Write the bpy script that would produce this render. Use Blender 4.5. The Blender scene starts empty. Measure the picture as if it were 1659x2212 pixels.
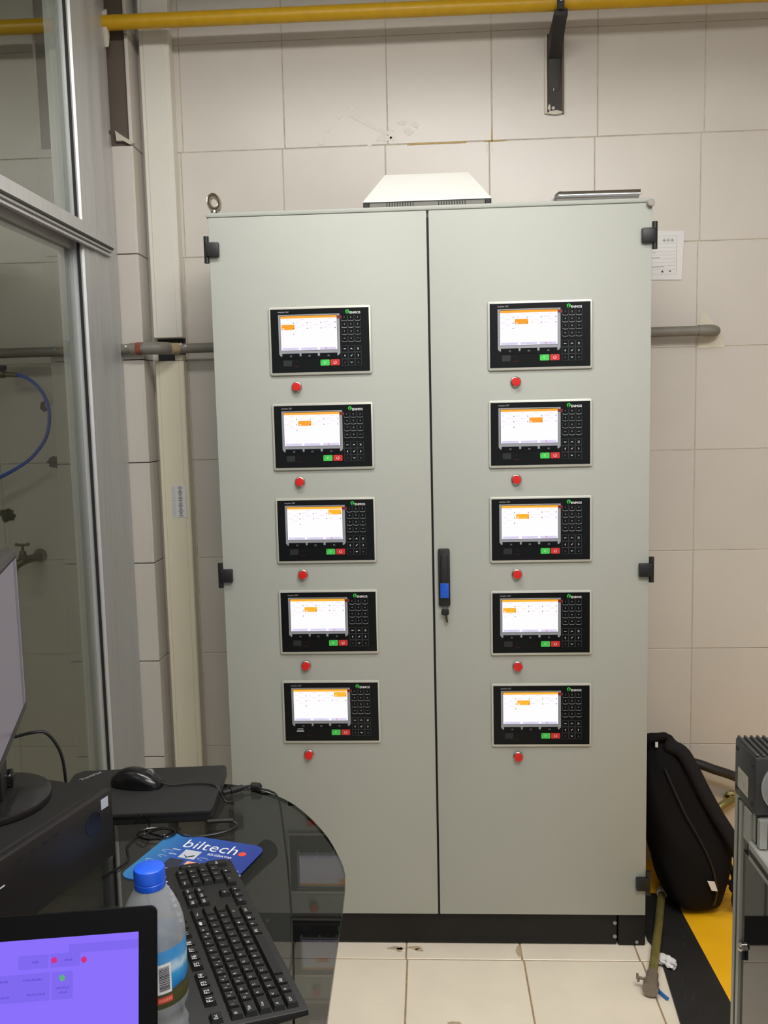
import bpy, bmesh, math, random
from mathutils import Matrix, Vector

random.seed(7)
scene = bpy.context.scene
COL = scene.collection
R = math.radians

# ------------------------------------------------------------------ camera
def make_camera():
    p, yw, r = -0.1097, 0.0526, -0.0231
    cy, sy, cp, sp, cr, sr = math.cos(yw), math.sin(yw), math.cos(p), math.sin(p), math.cos(r), math.sin(r)
    f = Vector((-sy * cp, cy * cp, sp)); rt = Vector((cy, sy, 0)); up = rt.cross(f)
    r2 = rt * cr + up * sr; u2 = -rt * sr + up * cr
    cam = bpy.data.cameras.new('camera')
    cam.sensor_fit = 'VERTICAL'; cam.sensor_height = 36.0
    cam.lens = 1913.15 / 2212 * 36.0
    cam.clip_start = 0.05
    o = bpy.data.objects.new('camera', cam); COL.objects.link(o)
    m = Matrix.Identity(4)
    for i in range(3):
        m[i][0] = r2[i]; m[i][1] = u2[i]; m[i][2] = -f[i]
    m[0][3], m[1][3], m[2][3] = -0.0055, -2.4579, 1.5611
    o.matrix_world = m
    scene.camera = o
make_camera()

# ------------------------------------------------------------------ world, light, exposure
w = bpy.data.worlds.new('world'); scene.world = w; w.use_nodes = True
w.node_tree.nodes['Background'].inputs[0].default_value = (0.95, 0.97, 1.0, 1)
w.node_tree.nodes['Background'].inputs[1].default_value = 0.57
vs = scene.view_settings
vs.view_transform = 'Standard'; vs.look = 'None'; vs.exposure = 0.06; vs.gamma = 1.0
vs.use_curve_mapping = False
scene.cycles.max_bounces = 6; scene.cycles.diffuse_bounces = 3; scene.cycles.glossy_bounces = 3
scene.cycles.transmission_bounces = 4; scene.cycles.transparent_max_bounces = 10
scene.cycles.caustics_reflective = False; scene.cycles.caustics_refractive = False
scene.cycles.use_adaptive_sampling = True; scene.cycles.adaptive_threshold = 0.025

LAMPS = [  # centre x, centre y, z, watts, fitting
    (-0.22, -0.85, 2.90, 17.0, 'louvre'),
    (0.45, -2.70, 3.00, 46.0, 'open'),
    (-2.00, -2.40, 2.98, 34.0, 'open'),
    (0.75, -1.75, 2.90, 31.0, 'louvre'),  # added unseen lamp, brightens the floor and lower wall
]
LAMP_COL = (1.0, 0.985, 0.96)
H = 3.2   # ceiling height

# ------------------------------------------------------------------ helpers
def lin(c):
    c = c / 255.0
    return c / 12.92 if c <= 0.04045 else ((c + 0.055) / 1.055) ** 2.4
def S(r, g, b): return (lin(r), lin(g), lin(b), 1.0)

MATS = {}
def mat(name, col, rough=0.5, metal=0.0, spec=0.5, noise=None, bump=None, rand=0.0, emit=None, coat=0.0, stretch=None):
    """noise=(scale, amount, detail) colour variation; bump=(scale, strength)."""
    if name in MATS: return MATS[name]
    m = bpy.data.materials.new(name); m.use_nodes = True
    nt = m.node_tree; b = nt.nodes['Principled BSDF']
    b.inputs['Base Color'].default_value = col
    b.inputs['Roughness'].default_value = rough
    b.inputs['Metallic'].default_value = metal
    b.inputs['Specular IOR Level'].default_value = spec
    if coat: b.inputs['Coat Weight'].default_value = coat; b.inputs['Coat Roughness'].default_value = 0.05
    if emit:
        b.inputs['Emission Color'].default_value = emit[0]; b.inputs['Emission Strength'].default_value = emit[1]
    tc = None
    def coord():
        nonlocal tc
        if tc is None:
            g = nt.nodes.new('ShaderNodeNewGeometry'); tc = g.outputs['Position']
            if stretch:
                mp = nt.nodes.new('ShaderNodeMapping'); mp.inputs['Scale'].default_value = stretch
                nt.links.new(tc, mp.inputs['Vector']); tc = mp.outputs['Vector']
        return tc
    fac = None
    if noise:
        n = nt.nodes.new('ShaderNodeTexNoise'); n.inputs['Scale'].default_value = noise[0]
        n.inputs['Detail'].default_value = noise[2] if len(noise) > 2 else 3.0
        nt.links.new(coord(), n.inputs['Vector'])
        mr = nt.nodes.new('ShaderNodeMapRange'); mr.inputs['From Min'].default_value = 0.25; mr.inputs['From Max'].default_value = 0.75
        mr.inputs['To Min'].default_value = 1 - noise[1]; mr.inputs['To Max'].default_value = 1 + noise[1]
        nt.links.new(n.outputs['Fac'], mr.inputs['Value']); fac = mr.outputs['Result']
    if rand:
        oi = nt.nodes.new('ShaderNodeObjectInfo')
        mr = nt.nodes.new('ShaderNodeMapRange'); mr.inputs['To Min'].default_value = 1 - rand; mr.inputs['To Max'].default_value = 1 + rand
        nt.links.new(oi.outputs['Random'], mr.inputs['Value'])
        if fac is None: fac = mr.outputs['Result']
        else:
            mu = nt.nodes.new('ShaderNodeMath'); mu.operation = 'MULTIPLY'
            nt.links.new(fac, mu.inputs[0]); nt.links.new(mr.outputs['Result'], mu.inputs[1]); fac = mu.outputs[0]
    if fac is not None:
        vm = nt.nodes.new('ShaderNodeVectorMath'); vm.operation = 'SCALE'
        vm.inputs[0].default_value = col[:3]; nt.links.new(fac, vm.inputs['Scale'])
        nt.links.new(vm.outputs['Vector'], b.inputs['Base Color'])
    if bump:
        n = nt.nodes.new('ShaderNodeTexNoise'); n.inputs['Scale'].default_value = bump[0]; n.inputs['Detail'].default_value = 2.0
        nt.links.new(coord(), n.inputs['Vector'])
        bp = nt.nodes.new('ShaderNodeBump'); bp.inputs['Strength'].default_value = bump[1]; bp.inputs['Distance'].default_value = 0.002
        nt.links.new(n.outputs['Fac'], bp.inputs['Height']); nt.links.new(bp.outputs['Normal'], b.inputs['Normal'])
    MATS[name] = m
    return m

def emat(name, col, strength):
    if name in MATS: return MATS[name]
    m = bpy.data.materials.new(name); m.use_nodes = True
    nt = m.node_tree; nt.nodes.clear()
    e = nt.nodes.new('ShaderNodeEmission'); e.inputs[0].default_value = col; e.inputs[1].default_value = strength
    o = nt.nodes.new('ShaderNodeOutputMaterial'); nt.links.new(e.outputs[0], o.inputs[0])
    if 'tube' not in name: m.cycles.emission_sampling = 'NONE'   # small screens: no direct light sampling
    MATS[name] = m
    return m

def glassmat(name, tint, ior=1.5, rough=0.0, refl=(1, 1, 1, 1), add=None):
    """pane: Fresnel mix of tinted see-through and mirror reflection."""
    if name in MATS: return MATS[name]
    m = bpy.data.materials.new(name); m.use_nodes = True
    nt = m.node_tree; nt.nodes.clear()
    fr = nt.nodes.new('ShaderNodeFresnel')
    ge = nt.nodes.new('ShaderNodeNewGeometry'); mi = nt.nodes.new('ShaderNodeMapRange')   # the pane does not bend rays, so both faces use the outside index
    mi.inputs['To Min'].default_value = ior; mi.inputs['To Max'].default_value = 1.0 / ior
    nt.links.new(ge.outputs['Backfacing'], mi.inputs['Value']); nt.links.new(mi.outputs['Result'], fr.inputs[0])
    tr = nt.nodes.new('ShaderNodeBsdfTransparent'); tr.inputs[0].default_value = tint
    gl = nt.nodes.new('ShaderNodeBsdfGlossy'); gl.inputs['Color'].default_value = refl; gl.inputs['Roughness'].default_value = rough
    mx = nt.nodes.new('ShaderNodeMixShader')
    nt.links.new(fr.outputs[0], mx.inputs[0]); nt.links.new(tr.outputs[0], mx.inputs[1]); nt.links.new(gl.outputs[0], mx.inputs[2])
    out = mx.outputs[0]
    if add:
        df = nt.nodes.new('ShaderNodeBsdfDiffuse'); df.inputs[0].default_value = add[0]
        m2 = nt.nodes.new('ShaderNodeMixShader'); m2.inputs[0].default_value = add[1]
        nt.links.new(out, m2.inputs[1]); nt.links.new(df.outputs[0], m2.inputs[2]); out = m2.outputs[0]
    o = nt.nodes.new('ShaderNodeOutputMaterial'); nt.links.new(out, o.inputs[0])
    MATS[name] = m
    return m

_TXT = {}
def text_mesh(s, bold=0.0, shear=0.0):
    k = (s, bold, shear)
    if k not in _TXT:
        c = bpy.data.curves.new('txt', 'FONT'); c.body = s; c.size = 1.0; c.resolution_u = 2; c.offset = bold; c.shear = shear
        c.align_x = 'CENTER'; c.align_y = 'CENTER'
        o = bpy.data.objects.new('txt', c); COL.objects.link(o)
        dg = bpy.context.evaluated_depsgraph_get(); dg.update()
        me = bpy.data.meshes.new_from_object(o.evaluated_get(dg))
        V = [tuple(v.co[:2]) for v in me.vertices]; F = [tuple(p.vertices) for p in me.polygons]
        if V:
            x0 = min(v[0] for v in V); x1 = max(v[0] for v in V); y0 = min(v[1] for v in V); y1 = max(v[1] for v in V)
            V = [(a - (x0 + x1) / 2, b - (y0 + y1) / 2) for a, b in V]
            _TXT[k] = (V, F, x1 - x0, y1 - y0)
        else: _TXT[k] = ([], [], 1, 1)
        bpy.data.objects.remove(o); bpy.data.curves.remove(c); bpy.data.meshes.remove(me)
    return _TXT[k]

class MB:
    def __init__(s): s.v = []; s.f = []; s.m = []; s.mats = []
    def mi(s, m):
        if m not in s.mats: s.mats.append(m)
        return s.mats.index(m)
    def add(s, V, F, m, M=None):
        b = len(s.v); k = s.mi(m)
        for p in V:
            s.v.append(tuple(M @ Vector(p)) if M is not None else tuple(p))
        for f in F: s.f.append(tuple(b + i for i in f)); s.m.append(k)
        return s
    def addbm(s, bm, m, M=None):
        bm.verts.index_update()
        s.add([v.co.copy() for v in bm.verts], [[v.index for v in f.verts] for f in bm.faces], m, M); bm.free(); return s
    def box(s, x0, x1, y0, y1, z0, z1, m, bev=0.0, seg=1, M=None):
        bm = bmesh.new(); bmesh.ops.create_cube(bm, size=1.0)
        for v in bm.verts:
            v.co = Vector(((x0 + x1) / 2 + v.co.x * (x1 - x0), (y0 + y1) / 2 + v.co.y * (y1 - y0), (z0 + z1) / 2 + v.co.z * (z1 - z0)))
        if bev: bmesh.ops.bevel(bm, geom=list(bm.edges), offset=bev, segments=seg, profile=0.5, affect='EDGES')
        return s.addbm(bm, m, M)
    def prism(s, pts, axis, a, b, m, bev=0.0, seg=2, M=None):
        """extrude a polygon; axis 'y': pts are (x,z); 'z': (x,y); 'x': (y,z)."""
        bm = bmesh.new()
        def P(u, v, t): return {'y': (u, t, v), 'z': (u, v, t), 'x': (t, u, v)}[axis]
        A = [bm.verts.new(P(u, v, a)) for u, v in pts]; B = [bm.verts.new(P(u, v, b)) for u, v in pts]
        n = len(pts)
        bm.faces.new(A); bm.faces.new(B[::-1])
        for i in range(n): bm.faces.new((A[i], B[i], B[(i + 1) % n], A[(i + 1) % n]))
        bmesh.ops.recalc_face_normals(bm, faces=bm.faces)
        if bev:
            e = [e for e in bm.edges if (e.verts[0] in A) == (e.verts[1] in A)]
            bmesh.ops.bevel(bm, geom=e, offset=bev, segments=seg, profile=0.5, affect='EDGES')
        return s.addbm(bm, m, M)
    def rrect(s, cx, cz, wd, ht, rad, y0, y1, m, n=4, bev=0.0, M=None, axis='y'):
        return s.prism(rr(cx, cz, wd, ht, rad, n), axis, y0, y1, m, bev, 2, M)
    def tube(s, pts, r, m, n=10, cap=True, M=None):
        pts = [Vector(p) for p in pts]; rs = r if isinstance(r, (list, tuple)) else [r] * len(pts)
        V = []; F = []; prev = None
        for i, p in enumerate(pts):
            t = (pts[min(i + 1, len(pts) - 1)] - pts[max(i - 1, 0)]).normalized()
            if prev is None:
                a = Vector((0, 0, 1)) if abs(t.z) < 0.9 else Vector((1, 0, 0))
                nrm = (a - t * a.dot(t)).normalized()
            else: nrm = (prev - t * prev.dot(t)).normalized()
            prev = nrm; bn = t.cross(nrm)
            for j in range(n):
                q = 2 * math.pi * j / n
                V.append(p + (nrm * math.cos(q) + bn * math.sin(q)) * rs[i])
        for i in range(len(pts) - 1):
            for j in range(n):
                F.append((i * n + j, i * n + (j + 1) % n, (i + 1) * n + (j + 1) % n, (i + 1) * n + j))
        if cap: F.append(tuple(range(n))[::-1]); F.append(tuple((len(pts) - 1) * n + j for j in range(n)))
        return s.add(V, F, m, M)
    def lathe(s, prof, m, n=24, M=None, closed=True):
        """profile (radius, z) revolved about z."""
        V = []; F = []
        for (r, z) in prof:
            for j in range(n):
                q = 2 * math.pi * j / n; V.append((r * math.cos(q), r * math.sin(q), z))
        k = len(prof)
        for i in range(k - 1):
            for j in range(n): F.append((i * n + j, i * n + (j + 1) % n, (i + 1) * n + (j + 1) % n, (i + 1) * n + j))
        if closed: F.append(tuple(range(n))[::-1]); F.append(tuple((k - 1) * n + j for j in range(n)))
        return s.add(V, F, m, M)
    def text(s, t, m, M, h=None, wd=None, bold=0.0, shear=0.0):
        """flat text in local xy, centred, fitted to height h or width wd, placed by M."""
        V, F, tw, th = text_mesh(t, bold, shear)
        k = (h / th) if h else (wd / tw)
        return s.add([(a * k, b * k, 0) for a, b in V], F, m, M)
    def quad(s, a, b, c, d, m): return s.add([a, b, c, d], [(0, 1, 2, 3)], m)
    def build(s, name, parent=None, loc=(0, 0, 0), smooth=True, ang=32, rel=True):
        """world-space vertices; with a parent they are stored relative to it (translation-only parents)."""
        me = bpy.data.meshes.new(name)
        off = Vector((0, 0, 0))
        if parent is not None and rel: off = wloc(parent)
        me.from_pydata([tuple(Vector(p) - off) for p in s.v], [], s.f)
        for m in s.mats: me.materials.append(m)
        me.polygons.foreach_set('material_index', s.m)
        me.validate(); me.update()
        bm = bmesh.new(); bm.from_mesh(me); bmesh.ops.recalc_face_normals(bm, faces=bm.faces) if not getattr(s, 'keepn', False) else None
        bm.to_mesh(me); bm.free()
        if smooth:
            me.shade_smooth(); me.set_sharp_from_angle(angle=R(ang))
        o = bpy.data.objects.new(name, me); COL.objects.link(o)
        o.location = loc
        if parent is not None: o.parent = parent
        return o

def wloc(o):
    v = Vector(o.location); p = o.parent
    while p is not None: v = v + Vector(p.location); p = p.parent
    return v

def rr(cx, cz, wd, ht, rad, n=4):
    pts = []
    for (sx, sz, a0) in ((1, 1, 0), (-1, 1, 90), (-1, -1, 180), (1, -1, 270)):
        for i in range(n + 1):
            a = R(a0 + 90 * i / n)
            pts.append((cx + sx * (wd / 2 - rad) + rad * math.cos(a), cz + sz * (ht / 2 - rad) + rad * math.sin(a)))
    return pts

def place(o, me_from, name, parent, loc, rot=None):
    c = me_from.copy(); c.name = name; COL.objects.link(c); c.parent = parent; c.location = loc
    return c

def tag(o, label, cat=None, group=None, kind=None):
    o['label'] = label
    if cat: o['category'] = cat
    if group: o['group'] = group
    if kind: o['kind'] = kind
    return o
def thing(name, label, cat, loc=(0, 0, 0), rotz=0.0, group=None):
    o = bpy.data.objects.new(name, None); COL.objects.link(o); o.location = loc; o.rotation_euler = (0, 0, rotz)
    o.empty_display_size = 0.1
    return tag(o, label, cat, group)
def structure(o): o['kind'] = 'structure'; return o

FRONT = Matrix(((1, 0, 0, 0), (0, 0, -1, 0), (0, 1, 0, 0), (0, 0, 0, 1)))   # local xy -> world xz, facing -y
def at(x, y, z, base=None): return Matrix.Translation((x, y, z)) @ (base if base is not None else Matrix.Identity(4))

def smoothpath(pts, n=6):
    """Catmull-Rom through the points."""
    P = [Vector(p) for p in pts]; out = []
    for i in range(len(P) - 1):
        p0, p1, p2, p3 = P[max(i - 1, 0)], P[i], P[i + 1], P[min(i + 2, len(P) - 1)]
        for k in range(n):
            t = k / n
            out.append(0.5 * ((2 * p1) + (p2 - p0) * t + (2 * p0 - 5 * p1 + 4 * p2 - p3) * t * t + (3 * p1 - p0 - 3 * p2 + p3) * t ** 3))
    out.append(P[-1])
    return out

def blob(cx, cz, rx, rz, n=14, jit=0.25, seed=0):
    rnd = random.Random(seed)
    return [(cx + rx * math.cos(2 * math.pi * i / n) * (1 + rnd.uniform(-jit, jit)), cz + rz * math.sin(2 * math.pi * i / n) * (1 + rnd.uniform(-jit, jit))) for i in range(n)]

# ------------------------------------------------------------------ materials
M_tile = mat('wall_tile', S(210, 203, 193), 0.30, spec=0.45, noise=(5, 0.03, 4), bump=(7, 0.06), rand=0.02)
M_grout = mat('wall_grout', S(190, 180, 164), 0.9, noise=(30, 0.3, 3))
M_ftile = mat('floor_tile', S(246, 234, 214), 0.3, noise=(7, 0.05, 5), bump=(12, 0.06), rand=0.02)
M_fgrout = mat('floor_grout', S(160, 136, 104), 0.9, noise=(40, 0.3, 3))
M_plaster = mat('plaster', S(206, 198, 182), 0.85, noise=(25, 0.06, 4), bump=(60, 0.3))
M_ceil = mat('ceiling_paint', S(205, 202, 195), 0.9)
M_alu = mat('brushed_aluminium', S(197, 197, 197), 0.45, metal=0.45, noise=(14, 0.06, 2), stretch=(6, 6, 0.3))
M_alud = mat('aluminium_shadow_groove', S(60, 60, 58), 0.6, metal=0.3)
M_gasket = mat('black_rubber', S(24, 25, 25), 0.6)
M_steel_dark = mat('dark_painted_steel', S(96, 86, 74), 0.6, noise=(10, 0.15, 4))
M_cab = mat('light_grey_powder_coat', S(174, 176, 168), 0.5, spec=0.4, bump=(900, 0.08), noise=(2, 0.012, 2))
M_black = mat('black_plastic', S(26, 26, 26), 0.45)
M_blackm = mat('black_matt_steel', S(30, 27, 26), 0.6, spec=0.3, noise=(6, 0.12, 3))
M_blackg = mat('black_gloss_plastic', S(16, 16, 17), 0.12)
M_trunk = mat('white_plastic_trunking', S(226, 222, 210), 0.45)
M_trunk2 = mat('cream_plastic_trunking', S(229, 222, 196), 0.45)
M_yellow = mat('yellow_gas_paint', S(206, 160, 16), 0.4, noise=(30, 0.08, 4))
M_greypaint = mat('grey_pipe_paint', S(126, 122, 112), 0.5, noise=(18, 0.18, 4))
M_rust = mat('red_thread_sealant', S(132, 72, 52), 0.8, noise=(60, 0.3, 4))
M_hemp = mat('thread_hemp', S(176, 154, 120), 0.9, noise=(60, 0.25, 4))
M_chrome = mat('nickel_steel', S(196, 190, 180), 0.16, metal=1.0)
M_steel = mat('galvanised_steel', S(160, 160, 158), 0.35, metal=0.8, noise=(40, 0.1, 3))
M_paper = mat('white_paper', S(226, 224, 222), 0.85)
M_ink = mat('grey_ink', S(120, 120, 124), 0.9)
M_white = mat('white_print', S(235, 235, 235), 0.6)
M_whiteg = mat('grey_print', S(176, 178, 180), 0.6)

# ------------------------------------------------------------------ ceiling lamps (a twin-tube fitting each)
def ceiling_lamp(i, x, y, z, watts, kind):
    t = thing('ceiling_lamp', ['long twin-tube fluorescent lamp on the ceiling above the glass desk',
                               'long twin-tube fluorescent lamp on the ceiling behind the camera',
                               'long twin-tube fluorescent lamp on the ceiling beyond the glass partition',
                               'added unseen twin-tube lamp above the aluminium machine, brightening the floor'][i], 'lamp', (x, y, z), 0, 'ceiling lamps')
    b = MB(); b.prism([(-0.11, H - 0.001 - z), (0.11, H - 0.001 - z), (0.11, 0.09), (0.06, 0.03), (-0.06, 0.03), (-0.11, 0.09)], 'x', x - 0.63, x + 0.63, M_ceil)
    b.v = [(p[0], p[1] + y, p[2] + z) for p in b.v]
    b.build('housing', t)
    for s in (-1, 1):
        e = emat('fluorescent_tube_%d' % i, (*LAMP_COL, 1), 8.0 if kind == 'louvre' else watts / (math.pi * 2 * 2 * math.pi * 0.013 * 1.2))
        tb = MB(); tb.tube([(x - 0.6, y + s * 0.10, z), (x + 0.6, y + s * 0.10, z)], 0.013, e, 8); tb.build('tube', t)
        for q in (-1, 1):
            c = MB(); c.box(x + q * 0.615 - 0.014, x + q * 0.615 + 0.014, y + s * 0.10 - 0.016, y + s * 0.10 + 0.016, z - 0.016, z + 0.095, M_ceil, 0.003); c.build('tube_holder', t)
    if kind == 'open': return
    ld = bpy.data.lights.new('lamp_light', 'AREA'); ld.shape = 'RECTANGLE'; ld.size = 1.2; ld.size_y = 0.22
    ld.energy = watts; ld.color = LAMP_COL
    lo = bpy.data.objects.new('lamp_light', ld); COL.objects.link(lo); lo.location = (0, 0, -0.02); lo.parent = t
for i, a in enumerate(LAMPS): ceiling_lamp(i, *a)

# ------------------------------------------------------------------ room shell
def slab(name, x0, x1, y0, y1, z0, z1, m):
    b = MB(); b.box(x0, x1, y0, y1, z0, z1, m); return structure(b.build(name, smooth=False))
WALL_Y = 0.5
floor = slab('floor', -3.4, 3.2, -4.2, 0.7, -0.06, -0.0016, M_fgrout)
ceiling = slab('ceiling', -3.4, 3.2, -4.2, 0.7, H, H + 0.05, M_ceil)
wall_back = slab('wall_back', -3.4, 3.2, WALL_Y + 0.0016, WALL_Y + 0.15, -0.06, H, M_grout)
wall_left = slab('wall_left', -3.4, -3.3, -4.2, WALL_Y + 0.006, -0.004, H, M_plaster)
wall_right = slab('wall_right', 3.1, 3.2, -4.2, WALL_Y + 0.006, -0.004, H, M_plaster)

def tile_mesh(name, sx, sz, th, m, bev=0.0015):
    """tile facing -y, origin at the centre of its face."""
    b = MB(); b.box(-sx / 2, sx / 2, 0, th, -sz / 2, sz / 2, m, bev)
    return b.build(name, smooth=False)
P = 0.3335; G = 0.0022
rows = [0.088 + P * k for k in range(-1, 9)]           # lower joint of each course
protos = {}
def wall_tile(cx, z0, z1, sx):
    key = (round(sx, 4), round(z1 - z0, 4))
    if key not in protos:
        o = tile_mesh('tile', sx, z1 - z0, 0.008, M_tile); protos[key] = o; first = True
    else:
        o = protos[key].copy(); COL.objects.link(o)
    o.name = 'tile'
    o.parent = wall_back
    o.location = (cx, WALL_Y + random.uniform(-0.0006, 0.0006), (z0 + z1) / 2)
    o.rotation_euler = (random.uniform(-0.002, 0.002), 0, random.uniform(-0.002, 0.002))
for z0 in rows:
    za = max(z0, 0.0) + G / 2; zb = min(z0 + P, H) - G / 2
    if zb - za < 0.02: continue
    xs = -0.455 if z0 > 2.3 else (-0.464 if z0 > 1.9 else -0.470)
    k0 = -8
    for k in range(k0, 8):
        if z0 > 3.0 and False: continue
        x0 = xs + P * k + G / 2; x1 = xs + P * (k + 1) - G / 2
        wall_tile((x0 + x1) / 2, za, zb, x1 - x0)

# floor tiles
b = MB(); b.box(-P / 2 + 0.0022, P / 2 - 0.0022, -P / 2 + 0.0022, P / 2 - 0.0022, -0.008, 0.0, M_ftile, 0.0015)
ft = b.build('tile', floor, smooth=False, rel=False); first = True
for i in range(-6, 8):
    for j in range(-8, 2):
        cx = -0.098 + P * (i + 0.5) + (0.004 if j < 0 else 0); cy = -0.063 + P * (j + 0.5)
        if cx - P / 2 > 0.62 and cy > -1.0 or cx > 2.4: continue
        o = ft if first else ft.copy()
        if not first: COL.objects.link(o)
        first = False
        o.name = 'tile'; o.parent = floor; o.location = (cx, cy, 0.0); o.rotation_euler = (random.uniform(-0.001, 0.001), random.uniform(-0.001, 0.001), 0)

# dirt on the floor, stained joints and thin patches paler than the tiles on the wall
M_dirt = mat('brown_dirt', S(194, 172, 144), 0.9, noise=(60, 0.25, 4))
M_stain = mat('yellow_stain', S(186, 158, 98), 0.7, noise=(40, 0.2, 4))
M_pale = mat('pale_wall_patch', S(221, 215, 206), 0.5, noise=(40, 0.04, 4))
b = MB()
for k, (cx, cy, rx, ry) in enumerate(((-0.128, -0.012, 0.022, 0.008), (-0.118, -0.02, 0.010, 0.012), (-0.072, -0.010, 0.020, 0.009), (-0.06, -0.02, 0.012, 0.008), (0.23, -0.02, 0.008, 0.03), (0.03, -0.332, 0.018, 0.006))):
    b.prism(blob(cx, cy, rx, ry, 16, 0.35, k), 'z', 0.0, 0.0006, M_dirt)
o = b.build('dirt_patch', floor); 
b = MB()
b.box(-0.06, 0.13, WALL_Y - 0.0016, WALL_Y + 0.004, 2.4185, 2.4235, M_stain)
b.box(0.185, 0.26, WALL_Y - 0.0016, WALL_Y + 0.004, 2.4195, 2.4235, M_stain)
b.box(0.209, 0.213, WALL_Y - 0.0016, WALL_Y + 0.004, 2.42, 2.455, M_stain)
b.build('joint_stain', wall_back)
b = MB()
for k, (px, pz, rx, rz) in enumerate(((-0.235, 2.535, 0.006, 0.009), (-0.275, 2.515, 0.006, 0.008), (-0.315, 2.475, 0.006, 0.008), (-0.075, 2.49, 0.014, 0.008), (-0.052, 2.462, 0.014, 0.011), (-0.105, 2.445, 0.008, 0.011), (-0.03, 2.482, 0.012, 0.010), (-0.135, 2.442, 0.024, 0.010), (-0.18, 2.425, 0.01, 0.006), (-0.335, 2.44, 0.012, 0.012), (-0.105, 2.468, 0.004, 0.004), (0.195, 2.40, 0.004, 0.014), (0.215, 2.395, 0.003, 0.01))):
    b.prism(blob(px, pz, rx, rz, 14, 0.35, k + 20), 'y', WALL_Y - 0.0014, WALL_Y + 0.001, M_pale)
b.prism([(-0.245, 2.515), (-0.225, 2.522), (-0.115, 2.462), (-0.118, 2.452), (-0.135, 2.455), (-0.2, 2.49)], 'y', WALL_Y - 0.0013, WALL_Y + 0.001, M_pale)
b.build('pale_patch', wall_back)

# ------------------------------------------------------------------ tiled pilaster beside the partition
PX1 = -0.922; PX0 = -1.23; PY = 0.40; PZ = 2.44
b = MB(); b.box(PX0 + 0.012, PX1 - 0.012, PY + 0.012, WALL_Y + 0.004, 0, H, M_steel_dark)
pil = structure(b.build('wall_pilaster', smooth=False))
pil['label'] = 'dark steel column clad in beige tiles beside the partition'
def ptile(x0, x1, y0, y1, z0, z1):
    b = MB(); b.box(x0, x1, y0, y1, z0, z1, M_tile, 0.0015); b.build('tile', pil, smooth=False)
for z0 in rows:
    za = max(z0, 0.0) + 0.0015; zb = min(z0 + P, H) - 0.0015
    if za < PZ - 0.05:
        zf = min(zb, PZ)
        d = random.uniform(-0.001, 0.001)
        ptile(PX0, PX1 - 0.0035 - 0.002, PY + d, PY + 0.011, za, zf)
    ptile(PX1 - 0.011, PX1, PY + random.uniform(0, 0.001), WALL_Y, za, zb)
    ptile(PX0, PX0 + 0.010, PY + 0.012, WALL_Y, za, zb)
b = MB()
b.prism([(-0.975, PZ + 0.028), (-0.965, PZ + 0.02), (-0.948, PZ + 0.008), (-0.915, PZ - 0.012), (-0.93, PZ - 0.016), (-0.95, PZ - 0.004), (-0.972, PZ - 0.004)], 'y', PY - 0.004, PY + 0.011, M_plaster)
b.build('mortar_edge', pil)

# ------------------------------------------------------------------ aluminium and glass partition (window_1)
XP = -0.976
M_pane = glassmat('tinted_pane', (0.69, 0.71, 0.68, 1), 1.5)
win = bpy.data.objects.new('window_1', None); COL.objects.link(win); win.location = (XP, 0.2, 0); structure(win)
win['label'] = 'aluminium framed glass partition left of the cabinet'
def wpart(name, fn, **k):
    b = MB(); fn(b); return b.build(name, win, **k)
def post(b):
    prof = [(-1.05, 0.073), (-0.985, 0.073), (-0.985, 0.085), (XP - 0.002, 0.088), (XP - 0.002, 0.15), (XP + 0.002, 0.162), (XP + 0.002, 0.19), (XP, 0.202), (XP, 0.245),
            (XP + 0.002, 0.257), (XP + 0.002, 0.285), (XP - 0.001, 0.297), (XP - 0.001, 0.346), (-1.05, 0.346)]
    b.prism(prof, 'z', 0.0, H - 0.005, M_alu)
wpart('post', post, ang=20)
wpart('corner_strip', lambda b: b.box(-1.02, XP - 0.012, 0.346, 0.397, 0.0, PZ + 0.015, M_alu, 0.002))
wpart('corner_strip', lambda b: b.box(-1.02, XP - 0.004, 0.346, 0.372, PZ + 0.02, H - 0.005, M_alu, 0.002))
wpart('gasket', lambda b: b.box(-0.991, -0.984, 0.066, 0.072, 0.0, H - 0.005, M_gasket))
def hdr(b):
    prof = [(-0.955, 2.116), (-0.955, 2.083), (-0.965, 2.083), (-0.965, 2.077), (-0.960, 2.077), (-0.960, 2.070), (-0.968, 2.070), (-0.968, 2.064), (-0.963, 2.064), (-0.963, 2.058), (-0.975, 2.058), (-0.975, 2.070),
            (-1.000, 2.070), (-1.000, 2.045), (-1.05, 2.045), (-1.05, 2.116)]
    b.prism([(x, z) for x, z in prof], 'y', -3.6, 0.272, M_alu)
wpart('header_rail', hdr, ang=20)
wpart('header_groove', lambda b: b.box(-0.9648, -0.9555, -3.599, 0.270, 2.0772, 2.0828, M_alud))
wpart('pane', lambda b: b.box(-1.006, -1.000, -3.6, 0.075, 2.116, H - 0.005, M_pane), smooth=False)
wpart('pane', lambda b: b.box(-1.012, -1.006, -3.6, 0.075, 0.08, 2.046, M_pane), smooth=False)
wpart('sill_rail', lambda b: b.box(-1.05, XP, -3.6, 0.073, 0.0, 0.08, M_alu, 0.003))
wpart('post', lambda b: b.box(-1.05, XP, -3.66, -3.6, 0.0, H - 0.005, M_alu, 0.003))
# plaster around the yellow pipe where it enters the partition
b = MB(); b.prism([(0.342, 2.80), (0.352, 2.81), (0.356, 2.78), (0.366, 2.735), (0.352, 2.70), (0.345, 2.72), (0.338, 2.75)], 'x', XP - 0.004, XP + 0.012, M_plaster, 0.003)
b.build('plaster_collar', win)

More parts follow.
